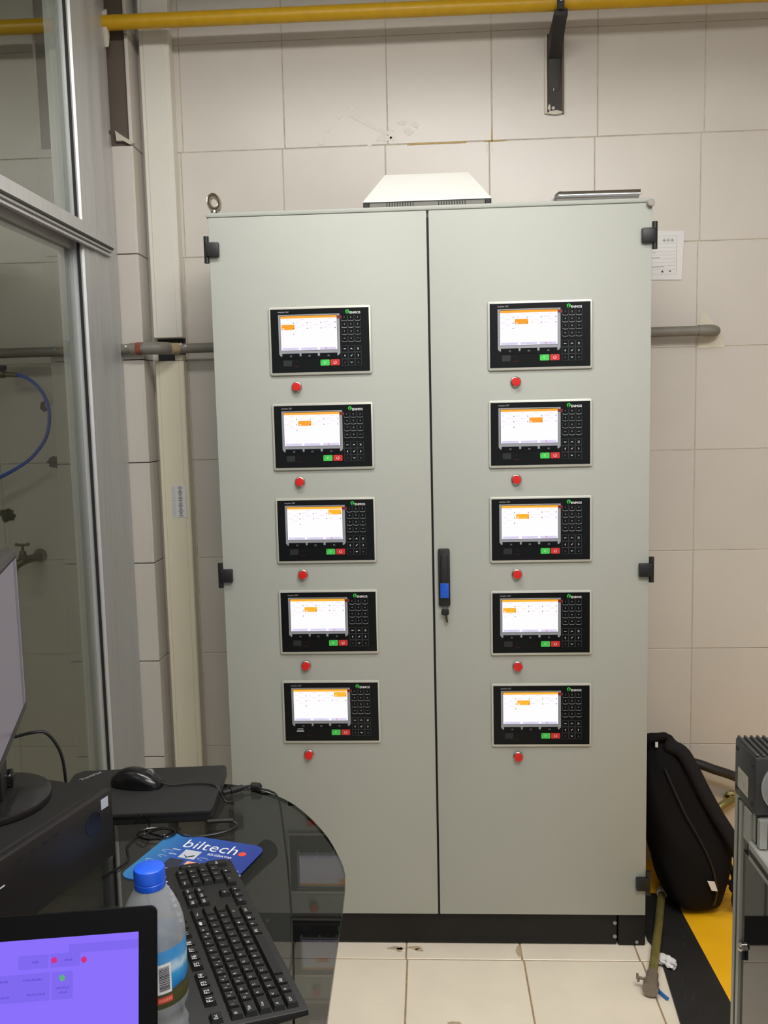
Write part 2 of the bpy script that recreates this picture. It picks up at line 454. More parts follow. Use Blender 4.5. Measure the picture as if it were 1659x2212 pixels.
# ------------------------------------------------------------------ white cable trunking
tr = thing('cable_trunking', 'white plastic cable trunking running up the wall between pilaster and cabinet', 'trunking', (-0.85, 0.475, 0))
NZ0, NZ1 = 1.752, 1.826
def trunk(z0, z1, m, nm):
    b = MB(); b.box(-0.902, -0.806, 0.449, 0.4985, z0, z1, m, 0.003); b.build(nm, tr)
    c = MB(); c.box(-0.888, -0.822, 0.446, 0.4495, z0 + 0.001, z1 - 0.001, m, 0.001); c.build('cover', tr)
trunk(0.0, NZ0, M_trunk2, 'channel'); trunk(NZ1, H - 0.002, M_trunk, 'channel')
b = MB(); b.box(-0.90, -0.81, 0.488, 0.4985, NZ0, NZ1, M_gasket); b.build('notch', tr)
b = MB(); b.box(-0.835, -0.808, 0.452, 0.49, NZ0 + 0.001, NZ0 + 0.02, M_trunk2, 0.002); b.build('cover_stub', tr)
b = MB(); b.box(-0.868, -0.818, 0.4448, 0.4457, 1.235, 1.342, M_paper)
for k in range(26):
    z = 1.338 - k * 0.0039
    b.box(-0.866, -0.866 + 0.012, 0.4444, 0.4449, z - 0.0005, z, M_ink)
    wv = 0.004 + 0.012 * abs(math.sin(k * 1.7) * math.cos(k * 0.6))
    b.box(-0.844 - wv / 2 + 0.006, -0.844 + wv / 2 + 0.008, 0.4444, 0.4449, z - 0.0016, z + 0.0006, M_ink)
o = b.build('printed_label', tr); o['label'] = 'small printed list stuck on the trunking'

# ------------------------------------------------------------------ control cabinet
cab = thing('control_cabinet', 'tall light grey two-door control cabinet with ten screens on a black plinth', 'cabinet', (0, 0.2, 0))
ZB, ZT = 0.1001, 2.1033
b = MB(); b.box(-0.602, 0.602, 0.022, 0.40, 0.10, 2.114, M_cab, 0.004, 2); b.build('body', cab)
b = MB(); b.box(-0.604, 0.604, 0.004, 0.402, 2.1055, 2.1175, M_cab, 0.003, 2); b.build('roof', cab)
# black seal behind the gap between the doors
b = MB(); b.box(-0.012, 0.012, 0.012, 0.0215, ZB + 0.01, ZT - 0.015, M_gasket); b.build('door_seal', cab)
b = MB(); b.box(-0.596, 0.596, 0.010, 0.0219, ZB - 0.0005, ZB + 0.012, M_blackm); b.build('door_seal', cab)
# plinth
b = MB(); b.box(-0.52, 0.518, 0.012, 0.03, 0.004, 0.099, M_blackm, 0.002); b.box(-0.52, 0.518, 0.0095, 0.02, 0.083, 0.099, M_blackm, 0.002); b.box(-0.5, 0.5, 0.03, 0.39, 0.0, 0.098, M_blackm); pl = b.build('plinth', cab)
for s in (-1, 1):
    b = MB(); b.box(min(s * 0.522, s * 0.600), max(s * 0.522, s * 0.600), 0.010, 0.395, 0.0, 0.0995, M_blackm, 0.003)
    c = b.build('plinth_corner', cab)
    for zz in (0.028, 0.070):
        q = MB(); q.lathe([(0.0001, 0.0), (0.0062, 0.0), (0.0055, 0.002), (0.0001, 0.003)], M_steel, 14, at(s * 0.512, 0.0118, zz, FRONT)); q.build('bolt', c)
    q = MB(); q.lathe([(0.0001, 0.0), (0.005, 0.0), (0.005, 0.002), (0.0001, 0.002)], M_steel, 12, at(s * 0.575, 0.0098, 0.012, FRONT)); q.build('bolt', c)
# doors
doors = []
for s in (-1, 1):
    b = MB(); b.box(min(s * 0.0028, s * 0.597), max(s * 0.0028, s * 0.597), 0.0, 0.020, ZB, ZT, M_cab, 0.002, 2)
    d = b.build('door', cab); doors.append(d)
    for zc in (2.018, 1.1165, 0.200):
        q = MB()
        q.tube([(s * 0.6035, -0.002, zc - 0.035), (s * 0.6035, -0.002, zc + 0.036)], 0.0072, M_black, 12)
        q.box(min(s * 0.568, s * 0.604), max(s * 0.568, s * 0.604), -0.014, 0.0005, zc - 0.019, zc + 0.019, M_black, 0.003, 2)
        q.build('hinge', d)
# handle on the right-hand door
DR = doors[1]
b = MB(); b.rrect(0.030, 1.103, 0.0325, 0.163, 0.005, -0.010, 0.001, M_black, 4, 0.0015); hb = b.build('handle', DR)
# eyebolt and blank plug on the roof corners
b = MB()
n1, n2 = 28, 12; V = []; F = []
for i in range(n1):
    for j in range(n2):
        a = 2 * math.pi * i / n1; q = 2 * math.pi * j / n2
        rr_ = 0.0190 + 0.0082 * math.cos(q); lx = rr_ * math.cos(a); lz = rr_ * math.sin(a); ly = 0.0082 * math.sin(q)
        ry = R(54); V.append((-0.589 + lx * math.cos(ry), 0.05 + lx * math.sin(ry) + ly * math.cos(ry), 2.154 + lz))
        F.append((i * n2 + j, i * n2 + (j + 1) % n2, ((i + 1) % n1) * n2 + (j + 1) % n2, ((i + 1) % n1) * n2 + j))
b.add(V, F, M_chrome)
b.lathe([(0.0175, 0.0), (0.0175, 0.005), (0.011, 0.009), (0.009, 0.016), (0.0001, 0.017)], M_chrome, 20, at(-0.589, 0.05, 2.1176))
o = b.build('lifting_eye', cab); o['label'] = 'shiny nickel lifting eyebolt'
b = MB(); b.lathe([(0.0001, 0.0), (0.0095, 0.0), (0.0095, 0.012), (0.008, 0.014), (0.0001, 0.014)], mat('grey_plug', S(150, 146, 134), 0.5), 18, at(0.5905, -0.001, 2.1005, FRONT)); b.build('corner_plug', cab)

# roof vent hood
b = MB()
hz0, hz1, hz2 = 2.118, 2.1435, 2.231
o8 = [(-0.176, 0.048), (0.176, 0.048), (0.176, 0.352), (-0.176, 0.352)]; t8 = [(-0.117, 0.12), (0.117, 0.12), (0.117, 0.28), (-0.117, 0.28)]
V = [(x, y, hz1 - 0.0025) for x, y in o8] + [(x, y, hz1) for x, y in o8] + [(x, y, hz2) for x, y in t8]
F = [(0, 1, 5, 4), (1, 2, 6, 5), (2, 3, 7, 6), (3, 0, 4, 7), (4, 5, 9, 8), (5, 6, 10, 9), (6, 7, 11, 10), (7, 4, 8, 11), (8, 9, 10, 11), (3, 2, 1, 0)]
M_hood = mat('white_powder_coat', S(228, 227, 220), 0.4)
bm = bmesh.new(); vv = [bm.verts.new(p) for p in V]
for f in F: bm.faces.new([vv[i] for i in f])
bmesh.ops.recalc_face_normals(bm, faces=bm.faces)
bmesh.ops.bevel(bm, geom=[e for e in bm.edges if max(v.co.z for v in e.verts) > hz1 - 0.001], offset=0.003, segments=2, profile=0.5, affect='EDGES')
b.addbm(bm, M_hood); hood = b.build('roof_vent', cab, ang=25); hood['label'] = 'white sloped ventilation hood'
b = MB(); b.box(-0.170, 0.170, 0.052, 0.348, 2.1176, hz1 - 0.0026, mat('grey_vent_body', S(112, 110, 104), 0.5)); b.build('vent_body', hood)
slot = MB(); slot.box(-0.0013, 0.0013, 0.0512, 0.0525, 2.122, 2.1385, M_gasket)
s0 = slot.build('vent_slot', hood)
firstslot = True
for g in (-1, 1):
    for k in range(11):
        x = g * (0.020 + 0.0072 * k) + (0.012 if g > 0 else -0.018)
        if firstslot: o = s0; firstslot = False
        else: o = s0.copy(); COL.objects.link(o); o.parent = hood
        o.location = (x, 0, 0)
for s in (-1, 1):
    b = MB(); b.box(min(s * 0.158, s * 0.1755), max(s * 0.158, s * 0.1755), 0.0485, 0.058, 2.1178, hz1 - 0.0028, M_gasket, 0.002); b.build('corner_clip', hood)

# ---- control panels
PW, PH = 0.2817, 0.1849
M_bez = mat('silver_panel_frame', S(196, 195, 184), 0.35, metal=0.25)
M_face = mat('black_panel_film', S(15, 17, 18), 0.32, spec=0.2)
M_scrb = mat('grey_screen_border', S(150, 152, 160), 0.45)
M_key = mat('black_key_film', S(10, 12, 14), 0.3, spec=0.2)
M_green = mat('green_key', S(70, 205, 84), 0.4); M_red = mat('red_key', S(206, 46, 48), 0.4)
M_logo = mat('green_logo', S(60, 205, 80), 0.5); M_dkred = mat('dark_red_print', S(120, 26, 30), 0.5)
E_white = emat('screen_white', (1.0, 0.93, 0.98, 1), 1.02)
E_or = emat('screen_orange', (1.0, 0.36, 0.035, 1), 1.0)
E_hd = emat('screen_header_orange', (1.0, 0.42, 0.05, 1), 1.0)
E_or2 = emat('screen_amber', (1.0, 0.46, 0.035, 1), 1.0)  # yellower copy paints the viewing-angle shift of the lower screens
E_tab = emat('screen_lilac', (0.72, 0.68, 0.93, 1), 0.95)
E_dot = emat('screen_dot', (0.20, 0.12, 0.15, 1), 0.8)
E_gry = emat('screen_grey', (0.62, 0.56, 0.64, 1), 0.95)
E_red = emat('screen_red', (0.85, 0.08, 0.10, 1), 0.9)
def U(u): return u * PW
def Vz(v): return -v * PH

def panel_frame():
    b = MB(); b.rrect(PW / 2, -PH / 2, PW, PH, 0.006, -0.0065, 0.0, M_bez, 4, 0.002); return b
def rect(b, u0, u1, v0, v1, y, m, th=0.0004):
    b.box(U(u0), U(u1), y - th, y, Vz(v1), Vz(v0), m)
def key_outline(b, cu, cv, wu, hv, m, arch):
    """thin printed outline of a membrane key."""
    x0, x1, z0, z1 = U(cu - wu / 2), U(cu + wu / 2), Vz(cv + hv / 2), Vz(cv - hv / 2); t = 0.00045; y = -0.0077
    if arch:
        b.box(x0, x0 + t, y - 0.0002, y, z0 + 0.003, z1, M_dimp); b.box(x1 - t, x1, y - 0.0002, y, z0 + 0.003, z1, M_dimp)
        n = 8
        for i in range(n):
            a = math.pi + math.pi * i / n; c = math.pi + math.pi * (i + 1) / n; cx = (x0 + x1) / 2; rx = (x1 - x0) / 2
            pa = (cx + rx * math.cos(a), z0 + 0.003 + 0.003 * math.sin(a)); pb = (cx + rx * math.cos(c), z0 + 0.003 + 0.003 * math.sin(c))
            b.add([(pa[0], y - 0.0002, pa[1]), (pb[0], y - 0.0002, pb[1]), (pb[0], y - 0.0002, pb[1] + 0.0009), (pa[0], y - 0.0002, pa[1] + 0.0009)], [(0, 1, 2, 3)], m)
    else:
        for (a0, a1, c0, c1) in ((x0, x1, z0, z0 + t), (x0, x1, z1 - t, z1), (x0, x0 + t, z0, z1), (x1 - t, x1, z0, z1)): b.box(a0, a1, y - 0.0002, y, c0, c1, M_dimp)
M_dimp = mat('dim_grey_print', S(84, 88, 92), 0.6)
NUMC = (0.7395, 0.8035, 0.8695); NUMR = (0.185, 0.284, 0.386, 0.489)
NAVC = (0.738, 0.8025, 0.868); NAVR = (0.632, 0.731, 0.829)
def panel_prints():
    b = MB(); y = -0.00785
    for r in range(4):
        for c in range(3):
            key_outline(b, NUMC[c], NUMR[r], 0.057, 0.085, M_whiteg, True)
            s = [['1', '2', '3'], ['4', '5', '6'], ['7', '8', '9'], ['+/-', '0', '_']][r][c]
            b.text(s, M_whiteg, at(U(NUMC[c]), y, Vz(NUMR[r] - 0.012), FRONT), h=0.0042 if s not in ('_', '+/-') else None, wd=0.006 if s in ('_', '+/-') else None, bold=0.01)
            if r < 3 and not (r == 0 and c == 0): b.box(U(NUMC[c]) - 0.0022, U(NUMC[c]) + 0.0022, y - 0.0001, y, Vz(NUMR[r] + 0.022) - 0.0004, Vz(NUMR[r] + 0.022), M_dimp)
    for r in range(3):
        for c in range(3): key_outline(b, NAVC[c], NAVR[r], 0.06, 0.093, M_dimp, False)
    def poly(cu, cv, pts, m=M_white):
        b.prism([(U(cu) + a * 0.001, Vz(cv) + c * 0.001) for a, c in pts], 'y', y - 0.0001, y, m)
    poly(NAVC[1], NAVR[0], [(-4, -2), (0, 2.4), (4, -2), (1.6, -0.8), (0, 0.4), (-1.6, -0.8)])
    poly(NAVC[1], NAVR[2], [(-4, 2), (-1.6, 0.8), (0, -0.4), (1.6, 0.8), (4, 2), (0, -2.4)])
    poly(NAVC[0], NAVR[1], [(1.8, 3.8), (-2, 0), (1.8, -3.8), (0.9, -1.4), (-0.1, 0), (0.9, 1.4)])
    poly(NAVC[2], NAVR[1], [(-1.8, 3.8), (-0.9, 1.4), (0.1, 0), (-0.9, -1.4), (-1.8, -3.8), (2, 0)])
    poly(NAVC[0], NAVR[0], [(-3.6, 0), (-1.2, 1.4), (-1.2, 0.6), (3.4, 0.6), (3.4, -0.6), (-1.2, -0.6), (-1.2, -1.4)])
    for sgn in (1, -1): poly(NAVC[2], NAVR[0], [(-2.9, 2.9 * sgn), (-2.1, 3.1 * sgn), (2.9, -2.5 * sgn), (2.3, -3.0 * sgn)])
    poly(NAVC[1], NAVR[1], [(-2.8, 0.2), (-1.8, 0.8), (-0.8, -1.0), (2.6, 3.6), (3.4, 3.4), (-0.8, -2.8)])
    for k in range(3): poly(NAVC[0], NAVR[2], [(-2.4, 2.0 - k * 1.8), (2.4, 2.0 - k * 1.8), (2.4, 1.4 - k * 1.8), (-2.4, 1.4 - k * 1.8)], M_dimp)
    poly(NAVC[2], NAVR[2], [(-0.6, 3.2), (0.2, 3.2), (0.2, 0.4), (2.4, -0.2), (2.2, -2.6), (-1.0, -2.6), (-2.4, -0.4), (-0.6, 0.2)], M_dimp)
    # logo and type
    n = 20
    def ring(cx, cz, r0, r1, a0, a1, m):
        V = []; F = []
        for i in range(n + 1):
            a = R(a0 + (a1 - a0) * i / n)
            V += [(cx + r0 * math.cos(a), y, cz + r0 * math.sin(a)), (cx + r1 * math.cos(a), y, cz + r1 * math.sin(a))]
        for i in range(n): F.append((2 * i, 2 * i + 1, 2 * i + 3, 2 * i + 2))
        b.add(V, F, m)
    lx, lz = U(0.772), Vz(0.088)
    ring(lx, lz, 0.0027, 0.0052, -80, 235, M_logo)
    b.prism([(lx - 0.0042, lz - 0.003), (lx - 0.0022, lz - 0.0038), (lx - 0.0006, lz - 0.0070), (lx - 0.0034, lz - 0.0045)], 'y', y - 0.0001, y, M_logo)
    b.prism([(lx - 0.0005, lz + 0.0006), (lx + 0.0016, lz + 0.0006), (lx + 0.0012, lz - 0.0022), (lx - 0.0004, lz - 0.0016)], 'y', y - 0.0001, y, M_logo)
    b.text('ENMOS', M_white, at(U(0.846), y, Vz(0.106), FRONT), wd=0.0290, bold=0.02)
    b.text('simplex 262', M_whiteg, at(U(0.146), y, Vz(0.078), FRONT), wd=0.0300, shear=0.25)
    for k, cu in enumerate((0.2095, 0.3923, 0.5785)): b.text('F%d' % (k + 1), M_whiteg, at(U(cu), y, Vz(0.722), FRONT), h=0.0042)
    # symbols on start and stop keys
    ring(U(0.542), Vz(0.826), 0.0018, 0.0027, 20, 300, M_white)
    ring(U(0.640), Vz(0.826), 0.0028, 0.0040, -230, 80, M_white)
    b.prism([(U(0.540) - 0.010, Vz(0.797) - 0.001), (U(0.540) - 0.008, Vz(0.797) - 0.001), (U(0.540) - 0.008, Vz(0.797) + 0.001), (U(0.540) - 0.010, Vz(0.797) + 0.001)], 'y', y - 0.0001, y, M_key)
    # dark red arch
    ring(U(0.268), Vz(0.845), 0.0062, 0.0068, 200, 340, M_dkred); ring(U(0.268), Vz(0.82), 0.0024, 0.0028, 20, 200, M_dkred)
    return b
def screen_content(row, col, amber):
    sx0, sx1, sv0, sv1 = 0.117, 0.667, 0.136, 0.636
    b = MB(); y = -0.0078
    def q(s0, s1, t0, t1, m, k=0): b.box(U(sx0 + (sx1 - sx0) * s0), U(sx0 + (sx1 - sx0) * s1), y - 0.0002 - 0.0001 * k, y + 0.0003, Vz(sv0 + (sv1 - sv0) * t1), Vz(sv0 + (sv1 - sv0) * t0), m)
    q(0, 1, 0.0, 0.068, E_or2 if amber else E_hd)
    q(0.04, 0.26, 0.030, 0.044, E_or, 1); q(0.655, 0.97, 0.030, 0.042, E_or, 1)
    cs = (0.015, 0.258, 0.503, 0.752); rs = (0.09, 0.25, 0.41)
    for r in range(3):
        for c in range(4):
            if r == 2 and c > 0: continue
            if (r, c) == (row, col):
                q(cs[c], cs[c] + 0.232, rs[r], rs[r] + 0.147, E_or2 if amber else E_or); q(cs[c] + 0.02, cs[c] + 0.05, rs[r] + 0.10, rs[r] + 0.13, E_white, 1)
                q(cs[c] + 0.207, cs[c] + 0.222, rs[r] + 0.10, rs[r] + 0.128, E_dot, 1)
                continue
            q(cs[c] + 0.209, cs[c] + 0.224, rs[r] + 0.100, rs[r] + 0.128, E_dot)
            q(cs[c] + 0.085, cs[c] + 0.165, rs[r] + 0.012, rs[r] + 0.020, E_gry)
            for k in range(1 + (c + r) % 2 + (c == 3)):
                g = cs[c] + 0.016 + 0.034 * k
                q(g, g + 0.003, rs[r] + 0.075, rs[r] + 0.115, E_gry); q(g + 0.021, g + 0.024, rs[r] + 0.075, rs[r] + 0.115, E_gry); q(g, g + 0.024, rs[r] + 0.112, rs[r] + 0.118, E_gry)
    for k in range(3): q(0.02 + 0.335 * k, 0.31 + 0.335 * k, 0.925, 0.992, E_tab)
    q(0.13, 0.26, 0.955, 0.968, E_gry, 1); q(0.46, 0.54, 0.955, 0.968, E_gry, 1); q(0.86, 0.91, 0.955, 0.968, E_gry, 1)
    for sgn in (0, 1):
        t0 = 0.938; xx = U(sx0 + (sx1 - sx0) * 0.797); zz = Vz(sv0 + (sv1 - sv0) * 0.958); d = 0.0026
        e = d if sgn else -d
        b.add([(xx - d, y - 0.0004, zz - e), (xx - d + 0.0011, y - 0.0004, zz - e), (xx + d, y - 0.0004, zz + e), (xx + d - 0.0011, y - 0.0004, zz + e)], [(0, 1, 2, 3)], E_red)
    return b

ZL = [1.8589, 1.5967, 1.3338, 1.0717, 0.8087]; ZR = [1.8572, 1.5916, 1.3270, 1.0626, 0.7957]
SEL = {0: [(1, 0), (1, 1), (0, 3), (1, 1), (0, 3)], 1: [(1, 1), (1, 2), (1, 1), (1, 0), (1, 1)]}
ORD = ['top', 'second', 'middle', 'fourth', 'bottom']
frame_me = prints_me = None
keyprotos = {}
def mk_key(kind):
    b = MB()
    if kind == 'num': b.rrect(0, 0, U(0.055), 0.0152, 0.003, -0.0078, -0.0066, M_key, 2)
    elif kind == 'nav': b.rrect(0, 0, U(0.058), 0.0168, 0.001, -0.0078, -0.0066, M_key, 2)
    elif kind == 'f1': b.rrect(0, 0, U(0.170), 0.0146, 0.0008, -0.0078, -0.0066, M_key, 2)
    elif kind == 'f2': b.rrect(0, 0, U(0.160), 0.0146, 0.0008, -0.0078, -0.0066, M_key, 2)
    elif kind == 'start': b.rrect(0, 0, U(0.0895), 0.0160, 0.0018, -0.0078, -0.0066, M_green, 3)
    elif kind == 'stop': b.rrect(0, 0, U(0.0895), 0.0160, 0.0018, -0.0078, -0.0066, M_red, 3)
    return b
def build_panel(x, z, row, col, amber, label, usb):
    global frame_me
    loc = (x, -0.0, z)
    def share(key, fn, name, parent, l=(0, 0, 0)):
        if key not in keyprotos:
            o = fn().build(name, None); keyprotos[key] = o
        else:
            o = keyprotos[key].copy(); COL.objects.link(o)
        o.name = name; o.parent = parent; o.location = l
        return o
    p = share('frame', panel_frame, 'control_panel', cab, (x, -0.2, z)); p['label'] = label
    def face():
        b = MB(); rect(b, 0.020, 0.979, 0.034, 0.962, -0.0064, M_face, 0.0004); return b
    share('face', face, 'faceplate', p)
    def border():
        b = MB(); b.prism([(U(0.0955), Vz(0.114)), (U(0.694), Vz(0.114)), (U(0.694), Vz(0.69)), (U(0.676), Vz(0.722)), (U(0.112), Vz(0.722)), (U(0.0955), Vz(0.69))], 'y', -0.0072, -0.0066, M_scrb); return b
    share('border', border, 'screen_border', p)
    def scr():
        b = MB(); rect(b, 0.117, 0.667, 0.136, 0.636, -0.0074, E_white, 0.0003)
        for (u0, u1, v0, v1) in ((0.114, 0.670, 0.130, 0.136), (0.114, 0.670, 0.636, 0.640), (0.114, 0.117, 0.13, 0.64), (0.667, 0.670, 0.13, 0.64)): rect(b, u0, u1, v0, v1, -0.0072, M_face, 0.0004)
        return b
    s = share('screen', scr, 'screen', p)
    share(('content', row, col, amber), lambda: screen_content(row, col, amber), 'screen_content', p)
    def tabm():
        b = MB(); rect(b, 0.669, 0.713, 0.143, 0.186, -0.0072, M_dkred, 0.0004); return b
    share('tab', tabm, 'red_tab', p)
    for r in range(4):
        for c in range(3): share('num', lambda: mk_key('num'), 'number_key', p, (U(NUMC[c]), 0, Vz(NUMR[r])))
    for r in range(3):
        for c in range(3): share('nav', lambda: mk_key('nav'), 'arrow_key', p, (U(NAVC[c]), 0, Vz(NAVR[r])))
    share('f1', lambda: mk_key('f1'), 'function_key', p, (U(0.2095), 0, Vz(0.722)))
    share('f2', lambda: mk_key('f2'), 'function_key', p, (U(0.3923), 0, Vz(0.722)))
    share('f1', lambda: mk_key('f1'), 'function_key', p, (U(0.5785), 0, Vz(0.722)))
    share('start', lambda: mk_key('start'), 'start_key', p, (U(0.542), 0, Vz(0.825)))
    share('stop', lambda: mk_key('stop'), 'stop_key', p, (U(0.640), 0, Vz(0.825)))
    def usbf(open_):
        b = MB()
        if open_:
            b.box(U(0.147), U(0.205), -0.0075, -0.0066, Vz(0.775), Vz(0.762) , M_whiteg); b.box(U(0.139), U(0.211), -0.0075, -0.0066, Vz(0.810), Vz(0.796), M_white)
        else: b.rrect(U(0.175), Vz(0.825), U(0.082), 0.0160, 0.001, -0.0072, -0.0066, M_dimk, 2)
        return b
    share(('usb', usb), lambda: usbf(usb), 'port_cover', p)
    share('prints', panel_prints, 'printed_legend', p)
M_dimk = mat('dark_grey_rubber', S(28, 30, 33), 0.6)
for d, (x, zs) in enumerate(((-0.4395, ZL), (0.1582, ZR))):
    for i, z in enumerate(zs):
        r, c = SEL[d][i]
        build_panel(x, z, r, c, i >= 2, '%s control panel on the %s door' % (ORD[i], ('left', 'right')[d]), d == 0 and i == 4)
# red push buttons
M_btn = mat('red_button', S(214, 30, 26), 0.3); M_ring = mat('chrome_ring', S(190, 188, 182), 0.2, metal=1.0)
btn = None
for d, (x, zs) in enumerate(((-0.368, (1.642, 1.379, 1.116, 0.852, 0.588)), (0.2333, (1.641, 1.374, 1.109, 0.845, 0.580)))):
    for i, z in enumerate(zs):
        if btn is None:
            b = MB(); b.lathe([(0.0001, 0.0), (0.0148, 0.0), (0.0148, 0.003), (0.0135, 0.005), (0.0118, 0.0055), (0.0118, 0.004), (0.0001, 0.004)], M_ring, 28, FRONT); base = b.build('push_button', None, ang=50)
            c = MB(); c.lathe([(0.0118, 0.003), (0.0118, 0.0115), (0.0108, 0.0135), (0.0001, 0.014)], M_btn, 28, FRONT); cap = c.build('button_cap', None, ang=50)
            btn = (base, cap); o, q = btn
        else:
            o = btn[0].copy(); q = btn[1].copy(); COL.objects.link(o); COL.objects.link(q)
        o.name = 'push_button'; q.name = 'button_cap'
        o.parent = cab; o.location = (x, -0.2, z); q.parent = o; q.location = (0, 0, 0)
        o['label'] = 'round red push button under the %s panel of the %s door' % (ORD[i], ('left', 'right')[d])
# handle sub-parts live beside the handle under the door
b = MB(); b.rrect(0.0305, 1.118, 0.0200, 0.108, 0.0098, -0.0155, -0.0095, M_black, 6, 0.0015); b.build('handle_lever', DR)
b = MB(); b.rrect(0.0303, 1.067, 0.0240, 0.042, 0.0015, -0.0165, -0.0095, mat('blue_plastic', S(22, 84, 196), 0.4), 3, 0.001)
b.prism([(0.021, 1.060), (0.030, 1.0575), (0.0395, 1.060), (0.0395, 1.0585), (0.030, 1.056), (0.021, 1.0585)], 'y', -0.0170, -0.0160, mat('blue_plastic_edge', S(40, 110, 220), 0.4))
o = b.build('handle_latch', DR); o['label'] = 'blue release latch in the handle'

# keys hanging in the handle lock
t = thing('key_pair', 'two small keys with black heads hanging from the cabinet door handle', 'key', (0.0315, -0.012, 1.006))
b = MB(); b.tube([(0.0315, -0.006, 1.024), (0.0315, -0.012, 1.014), (0.0315, -0.014, 1.006)], 0.0012, M_chrome, 8); b.build('key_ring', t)
b = MB(); b.rrect(0.0312, 1.006, 0.0215, 0.0195, 0.006, -0.0150, -0.0115, M_black, 5, 0.001, M=None); b.build('key_head', t)
for k, (dx, a) in enumerate(((0.000, 0.20), (0.0035, 0.08))):
    b = MB(); M = Matrix.Translation((0.0315 + dx, -0.0125 - 0.001 * k, 0.998)) @ Matrix.Rotation(-a, 4, 'Y')
    b.prism([(-0.002, 0.0), (0.002, 0.0), (0.002, -0.012), (0.0028, -0.014), (0.002, -0.017), (0.0028, -0.019), (0.0008, -0.024), (-0.002, -0.021)], 'y', -0.0006, 0.0006, mat('dark_key_steel', S(80, 74, 62), 0.35, metal=0.9), 0, 2, M); b.build('key_blade', t)

# ------------------------------------------------------------------ silver metal channel lying on the cabinet roof
ch = thing('metal_channel', 'length of shiny silver metal channel lying on the cabinet roof', 'metal offcut', (0.46, 0.03, 2.1176))
M_foil = mat('polished_aluminium', S(190, 190, 188), 0.14, metal=1.0)
b = MB()
prof = []
for i in range(13):
    a = R(-60 + 250 * i / 12); prof.append((0.030 - 0.016 * math.cos(a) * 1.1, 2.1338 + 0.0125 * math.sin(a)))
prof = [(0.020, 2.1182), (0.044, 2.1182), (0.050, 2.127), (0.048, 2.139), (0.040, 2.1455), (0.030, 2.1468), (0.018, 2.144), (0.0125, 2.137), (0.0125, 2.128)]
n = len(prof); V = []; F = []
stations = [(0.338, -0.014, 1.0), (0.350, 0.0, 1.0), (0.45, 0.0, 1.0), (0.565, 0.0, 1.0)]
for (x, d, k) in stations:
    for (yy, zz) in prof: V.append((x + (zz - 2.1182) * (0.55 if x < 0.355 else 0.25), yy + (x - 0.35) * 0.02, 2.1182 + (zz - 2.1182) * k))
for i in range(len(stations) - 1):
    for j in range(n): F.append((i * n + j, i * n + (j + 1) % n, (i + 1) * n + (j + 1) % n, (i + 1) * n + j))
F.append(tuple(range(n))); F.append(tuple((len(stations) - 1) * n + j for j in range(n)))
b.add(V, F, M_foil); b.build('channel', ch, ang=40)
b = MB(); b.box(0.352, 0.572, 0.0135, 0.0150, 2.1295, 2.1308, mat('foil_crease', S(90, 90, 88), 0.4, metal=0.8)); b.build('crease', ch)
for k in range(5):
    q = MB(); q.tube([(0.332 + 0.0035 * k, 0.012 + 0.001 * k, 2.119), (0.340 + 0.003 * k, 0.0115, 2.131 + 0.0015 * k), (0.350 + 0.002 * k, 0.02, 2.141 + 0.001 * k)], 0.0011, M_foil, 6); q.build('folded_edge', ch)

# ------------------------------------------------------------------ yellow pipe and its bracket
yp = MB(); yp.tube([(-1.75, 0.352, 2.772), (-0.97, 0.352, 2.770), (0.4, 0.352, 2.766), (2.2, 0.352, 2.762)], 0.0218, M_yellow, 20)
o = yp.build('gas_pipe'); tag(o, 'long yellow painted pipe running along the top of the tiled wall', 'pipe')
br = thing('pipe_bracket', 'black steel bracket holding the yellow pipe to the wall', 'bracket', (0.408, 0.49, 2.6))
M_bs = mat('black_bracket_steel', S(44, 40, 37), 0.6, noise=(50, 0.2, 4))
b = MB(); b.box(0.378, 0.386, 0.4915, 0.4995, 2.497, 2.735, M_plaster); b.box(0.386, 0.4325, 0.4935, 0.4995, 2.500, 2.735, M_bs); b.box(0.4325, 0.439, 0.4915, 0.4995, 2.495, 2.735, mat('bare_cement', S(112, 98, 80), 0.9)); b.build('wall_channel', br, smooth=False)
b = MB()
b.prism([(0.4925, 2.565), (0.4925, 2.72), (0.36, 2.7405), (0.330, 2.7405), (0.330, 2.722), (0.36, 2.716), (0.478, 2.655)], 'x', 0.388, 0.426, M_bs, 0.002); b.build('arm', br)
b = MB(); b.tube([(0.405, 0.352 + 0.0256 * math.cos(R(a)), 2.766 + 0.0256 * math.sin(R(a))) for a in range(0, 360, 20)] + [(0.405, 0.3776, 2.766)], 0.0035, M_bs, 8)
b.box(0.394, 0.414, 0.318, 0.3295, 2.735, 2.790, M_bs, 0.002); b.build('pipe_clamp', br)
for (x, z) in ((0.408, 2.602), (0.405, 2.512)):
    q = MB(); q.lathe([(0.0001, 0), (0.0055, 0), (0.005, 0.003), (0.0001, 0.004)], mat('paint_spotted_bolt', S(190, 186, 178), 0.6), 12, at(x, 0.4932, z, FRONT)); q.build('bolt', br)
q = MB(); q.lathe([(0.0001, 0), (0.006, 0), (0.006, 0.005), (0.0001, 0.006)], M_chrome, 6, at(0.405, 0.318, 2.762, FRONT)); q.build('bolt', br)
b = MB(); b.tube(smoothpath([(0.389, 0.4925, 2.650), (0.398, 0.4922, 2.625), (0.408, 0.492, 2.606), (0.407, 0.4922, 2.58), (0.406, 0.4925, 2.565)], 4), 0.0012, M_paper, 6)
b.prism(blob(0.393, 2.515, 0.004, 0.01, 10, 0.3, 3), 'y', 0.492, 0.4936, M_plaster); b.prism(blob(0.41, 2.499, 0.026, 0.006, 14, 0.3, 4), 'y', 0.4905, 0.497, M_plaster); b.build('paint_drip', br)

